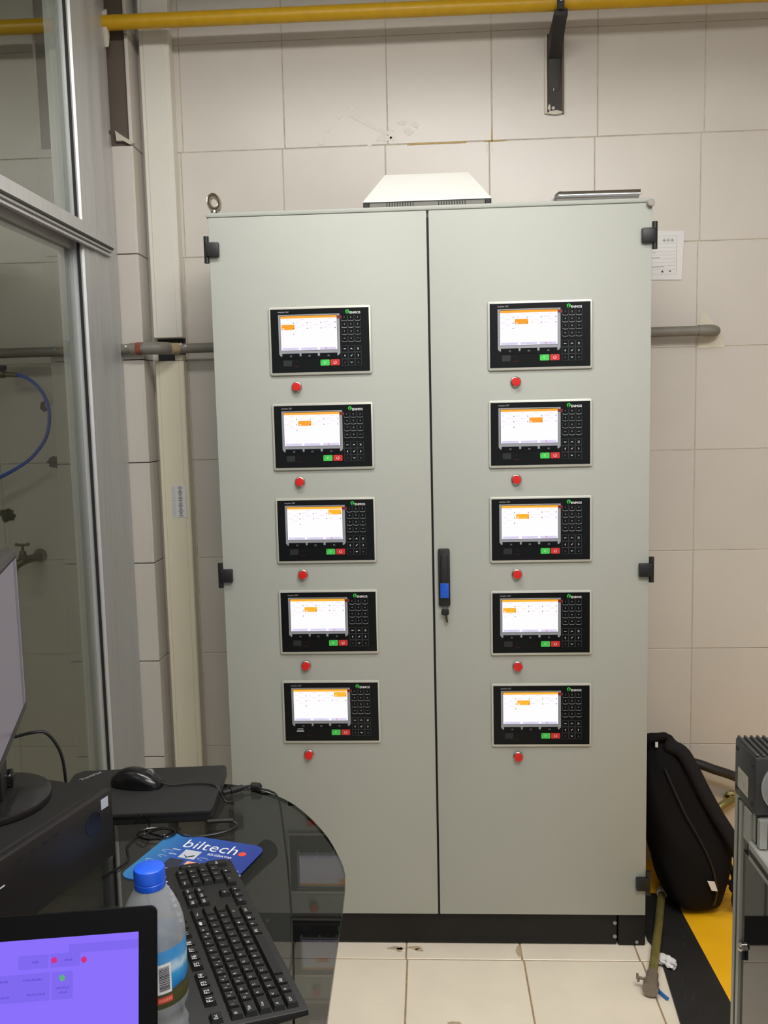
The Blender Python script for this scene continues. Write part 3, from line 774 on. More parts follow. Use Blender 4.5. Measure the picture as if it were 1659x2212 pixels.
# ------------------------------------------------------------------ grey pipe along the wall
gp = thing('water_pipe', 'grey painted water pipe crossing the wall behind the cabinet', 'pipe', (-0.1, 0.44, 1.79))
b = MB(); b.tube(smoothpath([(-2.4, 0.376, 1.782), (-1.4, 0.376, 1.785), (-1.0, 0.376, 1.788), (-0.905, 0.376, 1.789), (-0.868, 0.385, 1.789), (-0.838, 0.418, 1.789), (-0.80, 0.438, 1.790), (-0.7, 0.440, 1.791), (0.0, 0.446, 1.797), (0.88, 0.452, 1.803)], 6), 0.0158, M_greypaint, 16); b.build('pipe', gp)
b = MB(); b.tube([(-0.955, 0.376, 1.788), (-0.915, 0.376, 1.789)], 0.0192, M_greypaint, 16); b.build('coupling', gp)
b = MB(); b.tube([(-0.936, 0.376, 1.7885), (-0.918, 0.376, 1.789)], 0.0196, M_rust, 16); b.build('sealant_band', gp)
b = MB(); b.tube(smoothpath([(-0.912, 0.376, 1.789), (-0.885, 0.379, 1.789), (-0.86, 0.392, 1.789), (-0.843, 0.412, 1.789)], 4), 0.0200, M_greypaint, 16); b.build('elbow', gp)
b = MB(); b.tube([(-0.843, 0.413, 1.789), (-0.815, 0.431, 1.7895)], 0.0186, M_hemp, 14); b.build('sealant_band', gp)
b = MB(); b.tube([(0.855, 0.452, 1.803), (0.872, 0.452, 1.803), (0.873, 0.452, 1.803), (0.90, 0.458, 1.803), (0.915, 0.475, 1.803), (0.918, 0.4985, 1.803)], [0.0178, 0.0178, 0.0185, 0.0185, 0.017, 0.016], M_greypaint, 16); b.build('elbow', gp)
b = MB()
for k, (x, z) in enumerate(((-0.965, 1.795), (-0.806, 1.803), (-0.79, 1.797))): b.prism(blob(x, z, 0.004, 0.004, 10, 0.3, k + 40), 'y', 0.357 if x < -0.9 else 0.4225, 0.362 if x < -0.9 else 0.43, M_paper)
b.build('paint_spot', gp)
# chipped plaster where the pipe enters the wall on the right
b = MB(); b.prism([(0.875, 1.86), (0.89, 1.865), (0.925, 1.82), (0.945, 1.78), (0.955, 1.752), (0.87, 1.75)], 'y', WALL_Y - 0.0012, WALL_Y + 0.001, mat('filler_patch', S(220, 212, 192), 0.8, noise=(20, 0.06, 3))); b.build('filler_patch', wall_back)

# ------------------------------------------------------------------ notice sheet on the wall
nt_ = thing('notice_sheet', 'white printed safety notice taped to the tiles at the right of the cabinet', 'notice', (0.72, 0.497, 1.97))
b = MB(); b.prism([(0.612, 1.975), (0.814, 1.969), (0.820, 2.122), (0.612, 2.127)], 'y', 0.4970, 0.4978, M_paper); b.build('sheet', nt_)
b = MB(); y = 0.4966
def ln(x0, x1, z, t=0.0005): b.box(x0, x1, y, y + 0.0003, z - t, z, M_ink)
for z in (2.108, 2.085, 2.072, 2.060, 2.049, 2.037, 2.026, 2.015, 2.003, 1.988): ln(0.63, 0.797, z, 0.0003)
for z in (2.066, 2.057, 2.041, 2.012, 2.019): ln(0.69, 0.70 + 0.05 * random.random() + 0.01, z, 0.0013)
for k in range(3):
    cx = 0.757 + 0.0125 * k; cz = 2.094; d = 0.0058
    for (a, c) in (((0, d), (d, 0)), ((d, 0), (0, -d)), ((0, -d), (-d, 0)), ((-d, 0), (0, d))):
        b.add([(cx + a[0], y, cz + a[1]), (cx + c[0], y, cz + c[1]), (cx + c[0] * 0.78, y, cz + c[1] * 0.78), (cx + a[0] * 0.78, y, cz + a[1] * 0.78)], [(0, 1, 2, 3)], M_ink)
    b.prism(blob(cx, cz, 0.002, 0.0022, 8, 0.3, k), 'y', y, y + 0.0003, M_ink)
b.prism([(0.747, 1.994), (0.757, 1.994), (0.752, 2.001)], 'y', y, y + 0.0003, mat('black_ink', S(40, 40, 42), 0.9)); b.prism(blob(0.776, 1.997, 0.004, 0.0035, 10, 0.3, 9), 'y', y, y + 0.0003, M_ink)
b.box(0.7965, 0.7970, y, y + 0.0003, 1.988, 2.108, M_ink); b.build('print', nt_, smooth=False)

# ------------------------------------------------------------------ things behind the glass partition
def wallhole(x, z, rx, rz, seed):
    b = MB(); b.prism(blob(x, z, rx, rz, 18, 0.22, seed), 'y', WALL_Y - 0.002, WALL_Y + 0.004, mat('hole_dark', S(78, 74, 60), 0.95, noise=(80, 0.4, 4))); b.build('wall_hole', wall_back)
wallhole(-1.278, 1.426, 0.026, 0.022, 1); wallhole(-1.458, 1.246, 0.026, 0.024, 2); wallhole(-1.305, 1.615, 0.014, 0.018, 5)
tp = thing('water_tap', 'old brass water tap on the tiled wall behind the glass', 'tap', (-1.36, 0.49, 1.10))
M_brass = mat('dull_brass', S(120, 116, 96), 0.4, metal=0.7)
b = MB(); b.lathe([(0.0001, 0), (0.024, 0), (0.022, 0.006), (0.0001, 0.008)], M_brass, 16, at(-1.352, 0.499, 1.105, FRONT)); b.build('flange', tp)
b = MB(); b.tube(smoothpath([(-1.352, 0.497, 1.105), (-1.358, 0.46, 1.103), (-1.375, 0.42, 1.099), (-1.392, 0.40, 1.085), (-1.40, 0.392, 1.055), (-1.402, 0.390, 1.035)], 4), [0.014] * 12 + [0.012] * 9, M_brass, 14)
b.build('spout', tp)
b = MB(); b.lathe([(0.015, -0.004), (0.016, 0.008), (0.011, 0.012), (0.010, 0.024), (0.005, 0.026), (0.005, 0.044), (0.0001, 0.045)], M_brass, 14, at(-1.375, 0.42, 1.108)); b.build('valve', tp)
b = MB(); b.tube([(-1.398, 0.42, 1.156), (-1.390, 0.42, 1.1535), (-1.360, 0.42, 1.1535), (-1.352, 0.42, 1.156)], [0.006, 0.0045, 0.0045, 0.006], M_brass, 10); b.build('tap_handle', tp)
hs = thing('air_hose', 'bright blue plastic air hose looping behind the glass', 'hose', (-1.35, 0.42, 1.4))
b = MB(); b.tube(smoothpath([(-1.40, 0.40, 1.722), (-1.34, 0.40, 1.716), (-1.29, 0.40, 1.69), (-1.255, 0.40, 1.64), (-1.245, 0.40, 1.58), (-1.262, 0.40, 1.51), (-1.31, 0.40, 1.45), (-1.37, 0.40, 1.41), (-1.45, 0.40, 1.37), (-1.56, 0.41, 1.30), (-1.63, 0.43, 1.10), (-1.66, 0.45, 0.60), (-1.67, 0.45, 0.10), (-1.70, 0.40, 0.008), (-1.9, 0.3, 0.007)], 6), 0.0058, mat('blue_hose', S(44, 92, 206), 0.35), 10); b.build('hose', hs)
b = MB(); b.tube([(-1.345, 0.40, 1.716), (-1.385, 0.40, 1.72), (-1.386, 0.40, 1.72), (-1.41, 0.40, 1.722)], [0.008, 0.008, 0.013, 0.013], M_brass, 12); b.box(-1.43, -1.38, 0.39, 0.41, 1.733, 1.748, mat('dark_blue_plastic', S(30, 44, 84), 0.5), 0.003); b.tube([(-1.405, 0.40, 1.722), (-1.405, 0.385, 1.7655)], 0.007, M_brass, 10); b.build('valve', hs)
b = MB(); b.tube(smoothpath([(-1.05, 0.385, 1.745), (-1.10, 0.385, 1.725), (-1.15, 0.42, 1.70), (-1.21, 0.46, 1.675), (-1.26, 0.475, 1.652), (-1.285, 0.48, 1.63), (-1.293, 0.492, 1.612)], 6), 0.0042, mat('white_cable', S(214, 208, 190), 0.5), 8)
o = b.build('white_cable'); tag(o, 'thin white cable hanging out of a hole in the tiles behind the glass', 'cable')

# ------------------------------------------------------------------ yellow floor, black strip, floor pipe, litter
M_yfloor = mat('yellow_floor_paint', S(255, 190, 20), 0.5, noise=(12, 0.06, 4), bump=(120, 0.15))
def yplate(name, x0, x1, y0, y1):
    b = MB(); b.box(x0, x1, y0, y1, -0.004, 0.006, M_yfloor, 0.001); o = b.build(name, smooth=False); structure(o); return o
yplate('floor_yellow', 0.628, 1.60, 0.287, 0.499)['label'] = 'yellow painted floor plate along the wall'
yplate('floor_yellow', 0.752, 1.60, -2.2, 0.283)['label'] = 'yellow painted floor plate in front of the backpack'
M_strip = mat('scuffed_black_rubber', S(34, 32, 31), 0.6, noise=(14, 0.2, 6), bump=(40, 0.2))
b = MB(); b.prism([(0.750, 0.284), (0.760, -0.3), (0.770, -2.0), (0.59, -2.0), (0.606, -0.34), (0.628, -0.04), (0.612, 0.03), (0.612, 0.284)], 'z', 0.0002, 0.009, M_strip, 0.002)
V = []
sc = mat('scratch_grey', S(92, 88, 84), 0.7); rnd = random.Random(5)
o = b.build('rubber_strip'); tag(o, 'scuffed black rubber floor strip along the yellow floor', 'floor strip')
b = MB()
for k in range(26):
    x = rnd.uniform(0.64, 0.74); yy = rnd.uniform(-0.34, 0.1); l = rnd.uniform(0.01, 0.04); a = rnd.uniform(0.3, 1.3)
    dx, dy = l * math.cos(a), l * math.sin(a); t = 0.0006
    b.add([(x, yy, 0.00925), (x + t, yy, 0.00925), (x + dx + t, yy + dy, 0.00925), (x + dx, yy + dy, 0.00925)], [(0, 1, 2, 3)], sc)
b.build('scuff', o)
fp = thing('floor_pipe', 'olive green capped pipe lying on the floor beside the cabinet', 'pipe', (0.64, 0.05, 0.0))
M_olive = mat('olive_brass_pipe', S(138, 128, 72), 0.4, metal=0.35, noise=(24, 0.22, 4))
b = MB(); b.tube(smoothpath([(1.004, 0.485, 0.232), (0.985, 0.462, 0.234), (0.955, 0.448, 0.226), (0.92, 0.440, 0.190), (0.86, 0.430, 0.11), (0.80, 0.415, 0.050), (0.755, 0.37, 0.028), (0.715, 0.27, 0.024), (0.640, 0.03, 0.024), (0.570, -0.185, 0.026)], 5), 0.0125, M_olive, 14); b.build('pipe', fp)
b = MB(); b.lathe([(0.0001, 0), (0.026, 0), (0.024, 0.006), (0.015, 0.008), (0.015, 0.022)], mat('chrome_flange', S(190, 176, 130), 0.2, metal=1.0), 18, at(1.004, 0.4995, 0.232, FRONT)); b.build('flange', fp)
b = MB(); b.tube([(0.7165, 0.274, 0.024), (0.708, 0.247, 0.024)], 0.0155, M_paper, 14); b.build('tape_wrap', fp)
M_cap = mat('grey_iron_fitting', S(132, 120, 106), 0.5, metal=0.3, noise=(40, 0.15, 4))
b = MB(); b.tube([(0.578, -0.160, 0.026), (0.566, -0.197, 0.026), (0.5655, -0.198, 0.026), (0.556, -0.228, 0.026)], [0.0165, 0.0165, 0.0205, 0.0205], M_cap, 16); b.build('end_cap', fp)
b = MB(); b.tube([(0.566, -0.195, 0.03), (0.535, -0.185, 0.032)], 0.004, M_cap, 8); b.box(0.530, 0.536, -0.194, -0.176, 0.024, 0.040, M_cap, 0.001); b.build('bleed_screw', fp)
# crumpled paper, blue clip
cr = MB(); bm = bmesh.new(); bmesh.ops.create_icosphere(bm, subdivisions=3, radius=1.0)
rnd = random.Random(11)
for v in bm.verts:
    k = 1 + 0.35 * math.sin(v.co.x * 7 + 1) * math.cos(v.co.y * 9) + rnd.uniform(-0.14, 0.14)
    v.co = Vector((v.co.x * 0.020 * k - v.co.y * 0.014, v.co.y * 0.030 * k + v.co.x * 0.004, max(v.co.z * 0.010 * k, -0.009)))
cr.addbm(bm, M_paper, Matrix.Translation((0.636, -0.09, 0.0185))); o = cr.build('crumpled_paper', ang=15); tag(o, 'scrap of crumpled white paper on the black floor strip', 'paper scrap')
b = MB(); b.tube(smoothpath([(0.592, -0.155, 0.006), (0.584, -0.175, 0.006), (0.586, -0.205, 0.006), (0.600, -0.235, 0.006)], 5), 0.0042, mat('blue_tie', S(36, 108, 190), 0.4), 8); o = b.build('blue_tie'); tag(o, 'short curved blue plastic tie beside the black floor strip', 'tie')

# ------------------------------------------------------------------ backpack
bp = thing('backpack', 'black backpack standing on the floor between cabinet and aluminium machine', 'backpack', (0.80, 0.27, 0.006))
M_cloth = mat('black_nylon', S(25, 23, 23), 0.8, spec=0.12, bump=(1400, 0.3), noise=(9, 0.10, 3)); M_cloth2 = mat('charcoal_nylon', S(36, 33, 33), 0.8, spec=0.15, bump=(1400, 0.3))
SEC = [  # z, xl, xr, y0, y1
    (0.008, 0.770, 0.850, 0.19, 0.31), (0.020, 0.735, 0.872, 0.155, 0.345), (0.055, 0.700, 0.884, 0.130, 0.375), (0.11, 0.688, 0.896, 0.120, 0.385), (0.17, 0.672, 0.910, 0.118, 0.385), (0.225, 0.660, 0.908, 0.120, 0.385),
    (0.28, 0.645, 0.880, 0.125, 0.385), (0.34, 0.635, 0.842, 0.135, 0.380), (0.40, 0.630, 0.806, 0.148, 0.375), (0.46, 0.634, 0.778, 0.165, 0.365), (0.505, 0.642, 0.762, 0.185, 0.345), (0.532, 0.660, 0.748, 0.21, 0.32), (0.542, 0.685, 0.730, 0.24, 0.29)]
b = MB(); n = 36; V = []; F = []
def bagpt(i, a):
    z, xl, xr, y0, y1 = SEC[i]; cx, cy, rx, ry = (xl + xr) / 2, (y0 + y1) / 2, (xr - xl) / 2, (y1 - y0) / 2
    c, s = math.cos(a), math.sin(a); e = 0.62
    x = cx + rx * math.copysign(abs(c) ** e, c); yy = cy + ry * math.copysign(abs(s) ** e, s)
    return Vector((x, yy, z))
for i in range(len(SEC)):
    for j in range(n):
        a = 2 * math.pi * j / n; p = bagpt(i, a)
        p.x += 0.004 * math.sin(9 * a + 2.1 * i) ; p.y += 0.005 * math.sin(5 * a + 1.3 * i)
        V.append(p)
for i in range(len(SEC) - 1):
    for j in range(n): F.append((i * n + j, i * n + (j + 1) % n, (i + 1) * n + (j + 1) % n, (i + 1) * n + j))
F.append(tuple(range(n))); F.append(tuple((len(SEC) - 1) * n + j for j in range(n)))
b.add(V, F, M_cloth)
body = b.build('bag_body', bp, ang=70)
sub = body.modifiers.new('s', 'SUBSURF'); sub.levels = 1; sub.render_levels = 1
# padded back panel along the right edge, zipped pocket seam, handle, straps, tag
b = MB(); pts = [(0.700, 0.205, 0.535), (0.745, 0.185, 0.520), (0.772, 0.165, 0.475), (0.800, 0.148, 0.415), (0.836, 0.134, 0.345), (0.872, 0.124, 0.285), (0.900, 0.122, 0.225), (0.902, 0.122, 0.165), (0.890, 0.126, 0.100)]
b.tube(smoothpath(pts, 5), [0.012] + [0.021] * 30 + [0.017] * 9 + [0.008], M_cloth2, 12); b.build('back_padding', bp, ang=60)
b = MB(); b.tube(smoothpath([(0.690, 0.160, 0.475), (0.712, 0.140, 0.42), (0.745, 0.122, 0.345), (0.785, 0.112, 0.27), (0.82, 0.109, 0.19), (0.835, 0.112, 0.11), (0.832, 0.128, 0.06)], 5), 0.0035, M_black, 8); b.build('zip', bp)
b = MB(); b.tube(smoothpath([(0.655, 0.22, 0.515), (0.650, 0.205, 0.545), (0.668, 0.2, 0.556), (0.70, 0.215, 0.552), (0.712, 0.23, 0.538)], 5), 0.009, M_cloth, 10); b.build('carry_handle', bp)
b = MB(); b.box(0.668, 0.676, 0.188, 0.192, 0.532, 0.548, M_paper); b.build('size_tag', bp)
b = MB(); b.tube(smoothpath([(0.898, 0.20, 0.16), (0.912, 0.17, 0.10), (0.905, 0.165, 0.05), (0.915, 0.15, 0.018), (0.95, 0.13, 0.014), (0.985, 0.11, 0.014)], 5), 0.008, M_black, 8); b.build('strap', bp)
b = MB(); b.tube(smoothpath([(0.900, 0.21, 0.09), (0.925, 0.20, 0.075), (0.95, 0.19, 0.055), (0.945, 0.19, 0.04), (0.92, 0.18, 0.05)], 5), 0.009, M_black, 8); b.build('strap', bp)
b = MB(); b.prism([(0.805, 0.148), (0.826, 0.146), (0.836, 0.116), (0.818, 0.118)], 'y', 0.1045, 0.1065, M_paper); b.build('care_label', bp)
# black hose and lead behind the backpack
b = MB(); b.tube(smoothpath([(0.74, 0.44, 0.30), (0.79, 0.44, 0.37), (0.85, 0.43, 0.385), (0.92, 0.42, 0.365), (1.0, 0.42, 0.335), (1.10, 0.40, 0.28), (1.16, 0.38, 0.18), (1.20, 0.36, 0.10), (1.26, 0.30, 0.03), (1.5, 0.10, 0.022)], 5), 0.0155, mat('black_hose', S(36, 36, 36), 0.5), 12)
o = b.build('black_hose'); tag(o, 'thick black hose curving from behind the backpack to the machine', 'hose')

# ------------------------------------------------------------------ aluminium framed machine on the right
mc = thing('test_machine', 'aluminium framed machine with dark glossy side panels at the right edge', 'machine', (0.77, -1.43, 0))
X0, X1, Y0, Y1 = 0.465, 1.065, -1.760, -1.098
M_prof = mat('anodised_profile', S(170, 170, 164), 0.4, metal=0.55)
def profile_post(x, y, z0, z1, nm='frame_post'):
    b = MB(); s = 0.015; g = 0.004
    pts = [(-s, -s), (-g, -s), (-g, -s + 0.004), (g, -s + 0.004), (g, -s), (s, -s), (s, -g), (s - 0.004, -g), (s - 0.004, g), (s, g), (s, s), (g, s), (g, s - 0.004), (-g, s - 0.004), (-g, s), (-s, s), (-s, g), (-s + 0.004, g), (-s + 0.004, -g), (-s, -g)]
    b.prism([(x + a, y + c) for a, c in pts], 'z', z0, z1, M_prof); o = b.build(nm, mc, smooth=False)
    q = MB()
    for (dx, dy) in ((-1, 0), (0, -1), (1, 0), (0, 1)):
        q.box(x + dx * 0.0125 - (0.0035 if dx == 0 else 0.001), x + dx * 0.0125 + (0.0035 if dx == 0 else 0.001), y + dy * 0.0125 - (0.0035 if dy == 0 else 0.001), y + dy * 0.0125 + (0.0035 if dy == 0 else 0.001), z0 + 0.001, z1 - 0.001, M_gasket)
    q.build('slot_cover', mc, smooth=False)
for (x, y) in ((X0 + 0.015, Y1 - 0.015), (X1 - 0.015, Y1 - 0.015), (X0 + 0.015, Y0 + 0.015), (X1 - 0.015, Y0 + 0.015)): profile_post(x, y, 0.0, 0.955)
def rail(x0, x1, y0, y1, z0, z1): 
    b = MB(); b.box(x0, x1, y0, y1, z0, z1, M_prof, 0.002); b.build('frame_rail', mc)
ZR0 = 0.880
for z0 in (ZR0, 0.08):
    rail(X0 + (0.0 if z0 < 0.5 else 0.0), X0 + 0.03, Y0 + 0.031, Y1 - 0.031 - (0.03 if z0 > 0.5 else 0), z0, z0 + 0.03); rail(X1 - 0.03, X1, Y0 + 0.031, Y1 - 0.031, z0, z0 + 0.03)
    rail(X0 + 0.031, X1 - 0.031, Y1 - 0.03, Y1, z0, z0 + 0.03); rail(X0 + 0.031, X1 - 0.031, Y0, Y0 + 0.03, z0, z0 + 0.03)
b = MB(); b.box(X0 + 0.0, X0 + 0.002, Y0 + 0.032, Y1 - 0.062, ZR0 + 0.010, ZR0 + 0.018, M_gasket); b.v = [(p[0] - 0.0006, p[1], p[2]) for p in b.v]; b.build('slot_cover', mc)
profile_post(X0 + 0.020, Y1 - 0.0775, 0.912, 0.955, 'frame_stub')
rail(X0 + 0.002, X0 + 0.028, Y1 - 0.0625, Y1 - 0.031, 0.90, 0.953)
M_panel = mat('dark_glossy_panel', S(26, 25, 24), 0.03, spec=0.75)
b = MB(); b.box(X0 + 0.004, X0 + 0.010, Y0 + 0.030, Y1 - 0.0305, 0.111, ZR0 - 0.001, M_panel); b.build('side_panel', mc, smooth=False)
b = MB(); b.box(X0 + 0.0305, X1 - 0.0305, Y1 - 0.012, Y1 - 0.006, 0.111, ZR0 - 0.001, M_panel); b.build('back_panel', mc, smooth=False)
b = MB(); b.box(X0 + 0.0305, X1 - 0.0305, Y0 + 0.006, Y0 + 0.012, 0.111, ZR0 - 0.001, M_panel); b.build('front_panel', mc, smooth=False)
b = MB(); b.box(X0 + 0.032, X1 - 0.032, Y0 + 0.032, Y1 - 0.12, 0.884, 0.902, mat('dark_table_plate', S(46, 46, 46), 0.5), 0.002); b.build('table_plate', mc)
b = MB(); b.lathe([(0.0001, 0), (0.007, 0), (0.007, 0.004), (0.004, 0.008), (0.0001, 0.009)], M_chrome, 14, Matrix.Translation((X0 + 0.0038, -1.138, 0.725)) @ Matrix.Rotation(R(-90), 4, 'Y')); b.box(X0 - 0.001, X0 + 0.004, -1.146, -1.139, 0.708, 0.724, M_gasket, 0.001); b.build('panel_latch', mc)
# finned motor block with a round silver flange
M_motor = mat('black_anodised_motor', S(42, 41, 40), 0.45, noise=(20, 0.1, 3))
b = MB(); bx0, bx1, by0, by1, bz0, bz1 = 0.464, 0.564, -1.183, -1.096, 0.9600, 1.052
b.box(bx0, bx1, by0, by1, bz0, bz1 - 0.004, M_motor, 0.003, 2); mo = b.build('motor', mc); mo['label'] = 'black finned motor block with silver flange'
fin = MB(); fin.box(bx0 + 0.002, bx0 + 0.006, by0 + 0.003, by1 - 0.003, bz1 - 0.006, bz1, M_motor, 0.0008); f0 = fin.build('cooling_fin', mo)
for k in range(1, 11):
    c = f0.copy(); COL.objects.link(c); c.parent = mo; c.location = (0.0094 * k, 0, 0)
b = MB(); b.lathe([(0.0001, 0.0), (0.041, 0.0), (0.041, 0.004), (0.038, 0.005), (0.0001, 0.005)], M_steel, 36, at(0.513, by0 + 0.001, 1.004, FRONT)); b.lathe([(0.012, 0.0), (0.012, 0.012), (0.0001, 0.012)], M_chrome, 20, at(0.513, by0 - 0.003, 1.004, FRONT)); b.build('flange', mo)
b = MB(); b.add([(bx0 - 0.0004, by0 + 0.026, 0.975), (bx0 - 0.0004, by1 - 0.016, 0.975), (bx0 - 0.0004, by1 - 0.016, 1.008), (bx0 - 0.0004, by0 + 0.026, 1.008)], [(0, 1, 2, 3)], mat('silver_sticker', S(176, 170, 158), 0.5, noise=(120, 0.25, 3))); b.build('rating_plate', mo)
for (yy, zz) in ((by0 + 0.012, 1.034), (by1 - 0.010, 1.034), (by0 + 0.012, 0.972), (by1 - 0.010, 0.972)):
    q = MB(); q.lathe([(0.0001, 0), (0.0042, 0), (0.0042, 0.001), (0.0001, 0.001)], M_gasket, 10, Matrix.Translation((bx0 + 0.0003, yy, zz)) @ Matrix.Rotation(R(-90), 4, 'Y')); q.build('screw', mo)

# ------------------------------------------------------------------ smoked glass desk
DZ = 0.75
dk = thing('glass_desk', 'smoked black glass desk with a rounded corner in front of the cabinet', 'desk', (-0.7, -1.3, 0))
M_dglass = glassmat('smoked_glass', (0.46, 0.47, 0.47, 1), 1.36, add=((0.012, 0.012, 0.013, 1), 0.12))
edge = [(-0.950, -0.575), (-0.60, -0.575), (-0.50, -0.580), (-0.424, -0.597), (-0.343, -0.648), (-0.284, -0.713), (-0.224, -0.814), (-0.187, -0.905), (-0.168, -0.975), (-0.163, -1.061), (-0.161, -1.166), (-0.159, -1.268), (-0.157, -1.36), (-0.157, -1.98), (-0.950, -1.98)]
sm = smoothpath([(x, y, 0) for x, y in edge[1:13]], 4)
poly = [edge[0]] + [(p.x, p.y) for p in sm] + edge[13:]
b = MB(); b.prism(poly, 'z', DZ - 0.008, DZ, M_dglass); b.build('glass_top', dk, ang=20)
b = MB()
n = len(poly)
for i in range(n):
    a, c = poly[i], poly[(i + 1) % n]
    b.add([(a[0], a[1], DZ - 0.0085), (c[0], c[1], DZ - 0.0085), (c[0], c[1], DZ + 0.0004), (a[0], a[1], DZ + 0.0004)], [(0, 1, 2, 3)], mat('dark_glass_edge', S(30, 33, 34), 0.25))
b.v = [(p[0] * 1.0 + (0.0006 if p[0] > -0.7 else 0), p[1] + (0.0006 if p[1] > -0.7 else 0), p[2]) for p in b.v]
b.build('glass_edge', dk)
b = MB(); b.tube([(-0.333, -0.822, DZ - 0.03), (-0.362, -0.90, DZ - 0.03), (-0.45, -1.16, DZ - 0.03), (-0.56, -1.5, DZ - 0.03)], 0.021, M_blackm, 16); b.tube([(-0.333, -0.822, DZ - 0.03), (-0.3325, -0.8205, DZ - 0.03)], [0.02, 0.004], M_blackm, 16); b.build('support_arm', dk)
for (x, y) in ((-0.56, -1.50), (-0.91, -0.72), (-0.91, -1.85)):
    b = MB(); b.tube([(x, y, 0.0), (x, y, DZ - 0.0085)], 0.025, M_blackm, 16); b.lathe([(0.045, 0.0), (0.045, 0.01), (0.025, 0.014)], M_blackm, 18, at(x, y, 0.0)); b.build('leg', dk)
b = MB(); b.box(-0.93, -0.89, -1.85, -0.72, DZ - 0.05, DZ - 0.009, M_blackm); b.build('frame_beam', dk)

# ------------------------------------------------------------------ closed laptop with the mouse on it
def rot2(o, deg): o.rotation_euler = (0, 0, R(deg))
lt = thing('closed_laptop', 'closed black laptop with a mouse lying on its lid', 'laptop', (-0.632, -0.676, DZ), R(5.5))
M_lap = mat('black_rubber_coat', S(33, 32, 32), 0.55, noise=(3, 0.05, 2))
b = MB(); b.box(-0.168, 0.168, -0.112, 0.110, 0.003, 0.019, M_black, 0.003, 2); b.build('base', lt, rel=False)
b = MB(); b.prism([(-0.150, -0.1165), (0.160, -0.1165), (0.166, -0.112), (0.168, -0.10), (0.168, 0.104), (0.162, 0.116), (-0.150, 0.116), (-0.168, 0.098), (-0.168, -0.10)], 'z', 0.0195, 0.0295, M_lap, 0.0025, 2); b.build('lid', lt, rel=False)
b = MB(); b.text('ThinkPad', mat('silver_print', S(150, 148, 146), 0.4), Matrix.Translation((-0.128, 0.082, 0.0298)) @ Matrix.Rotation(R(50), 4, 'Z'), wd=0.052, bold=0.02); o = b.build('logo', lt, rel=False, smooth=False)
for (x, y) in ((-0.15, -0.095), (0.15, -0.095), (-0.15, 0.095), (0.15, 0.095)):
    b = MB(); b.lathe([(0.008, 0.0), (0.008, 0.0035)], M_gasket, 10, at(x, y, 0.0)); b.build('rubber_foot', lt, rel=False)

ms = thing('computer_mouse', 'glossy black computer mouse on the closed laptop', 'mouse', (-0.645, -0.657, DZ + 0.0296), R(-8))
b = MB(); V = []; F = []; nu, nv = 18, 20
for i in range(nu + 1):
    t = i / nu; x = -0.056 + 0.112 * t
    wv = 0.031 * (math.sin(math.pi * min(max(t * 0.93 + 0.035, 0), 1)) ** 0.42) * (1 - 0.10 * math.sin(math.pi * t))
    hh = 0.0385 * (math.sin(math.pi * (0.06 + 0.90 * t) ** 0.85)) ** 0.62
    for j in range(nv):
        a = 2 * math.pi * j / nv; c, s = math.cos(a), math.sin(a)
        yy = wv * math.copysign(abs(c) ** 0.8, c); zz = hh * max(s, 0) ** 0.8 if s > 0 else 0.0
        V.append((x, yy, zz + 0.001))
for i in range(nu):
    for j in range(nv): F.append((i * nv + j, i * nv + (j + 1) % nv, (i + 1) * nv + (j + 1) % nv, (i + 1) * nv + j))
F.append(tuple(range(nv))); F.append(tuple(nu * nv + j for j in range(nv)))
b.add(V, F, mat('mouse_black', S(20, 20, 21), 0.22)); b.build('shell', ms, rel=False, ang=70)
b = MB(); b.tube([(0.030, -0.004, 0.0295), (0.030, 0.004, 0.0295)], 0.0085, mat('grey_rubber_wheel', S(120, 118, 114), 0.6), 18); b.build('scroll_wheel', ms, rel=False)
b = MB(); b.tube([(-0.02 + 0.006 * k, -0.0005, 0.0395 - 0.0003 * k * k * 0.3) for k in range(2)], 0.0004, M_dimk, 6); b.build('button_seam', ms, rel=False)
b = MB(); b.tube(smoothpath([(0.054, 0.0, 0.010), (0.075, 0.004, 0.0035), (0.11, 0.018, 0.003), (0.15, 0.022, 0.003), (0.178, 0.012, 0.0), (0.195, 0.008, -0.0262), (0.215, 0.008, -0.0272)], 6), 0.0019, M_black, 8); b.build('cable', ms, rel=False)

# USB plug, cable and ferrite running over the back edge of the desk
cb = thing('usb_cable', 'black cable with plug and ferrite bead going over the desk edge beside the laptop', 'cable', (-0.42, -0.63, DZ))
b = MB(); b.tube(smoothpath([(-0.448, -0.640, DZ + 0.009), (-0.43, -0.622, DZ + 0.010), (-0.405, -0.615, DZ + 0.010), (-0.385, -0.622, DZ + 0.006), (-0.365, -0.625, DZ + 0.003), (-0.345, -0.635, DZ - 0.01), (-0.335, -0.640, DZ - 0.08), (-0.322, -0.66, DZ - 0.22), (-0.315, -0.70, DZ - 0.40), (-0.32, -0.76, DZ - 0.62), (-0.36, -0.85, 0.006), (-0.5, -0.95, 0.006)], 6), 0.0024, M_black, 8); b.build('cord', cb)
b = MB(); b.tube([(-0.462, -0.650, DZ + 0.0095), (-0.448, -0.640, DZ + 0.0095), (-0.4475, -0.6395, DZ + 0.0095), (-0.425, -0.622, DZ + 0.0095)], [0.005, 0.005, 0.0075, 0.0065], M_black, 12); b.build('plug', cb)
b = MB(); b.tube([(-0.408, -0.617, DZ + 0.0095), (-0.405, -0.616, DZ + 0.0095), (-0.388, -0.620, DZ + 0.0095), (-0.385, -0.621, DZ + 0.0095)], [0.006, 0.009, 0.009, 0.006], M_black, 12); b.build('ferrite_bead', cb)
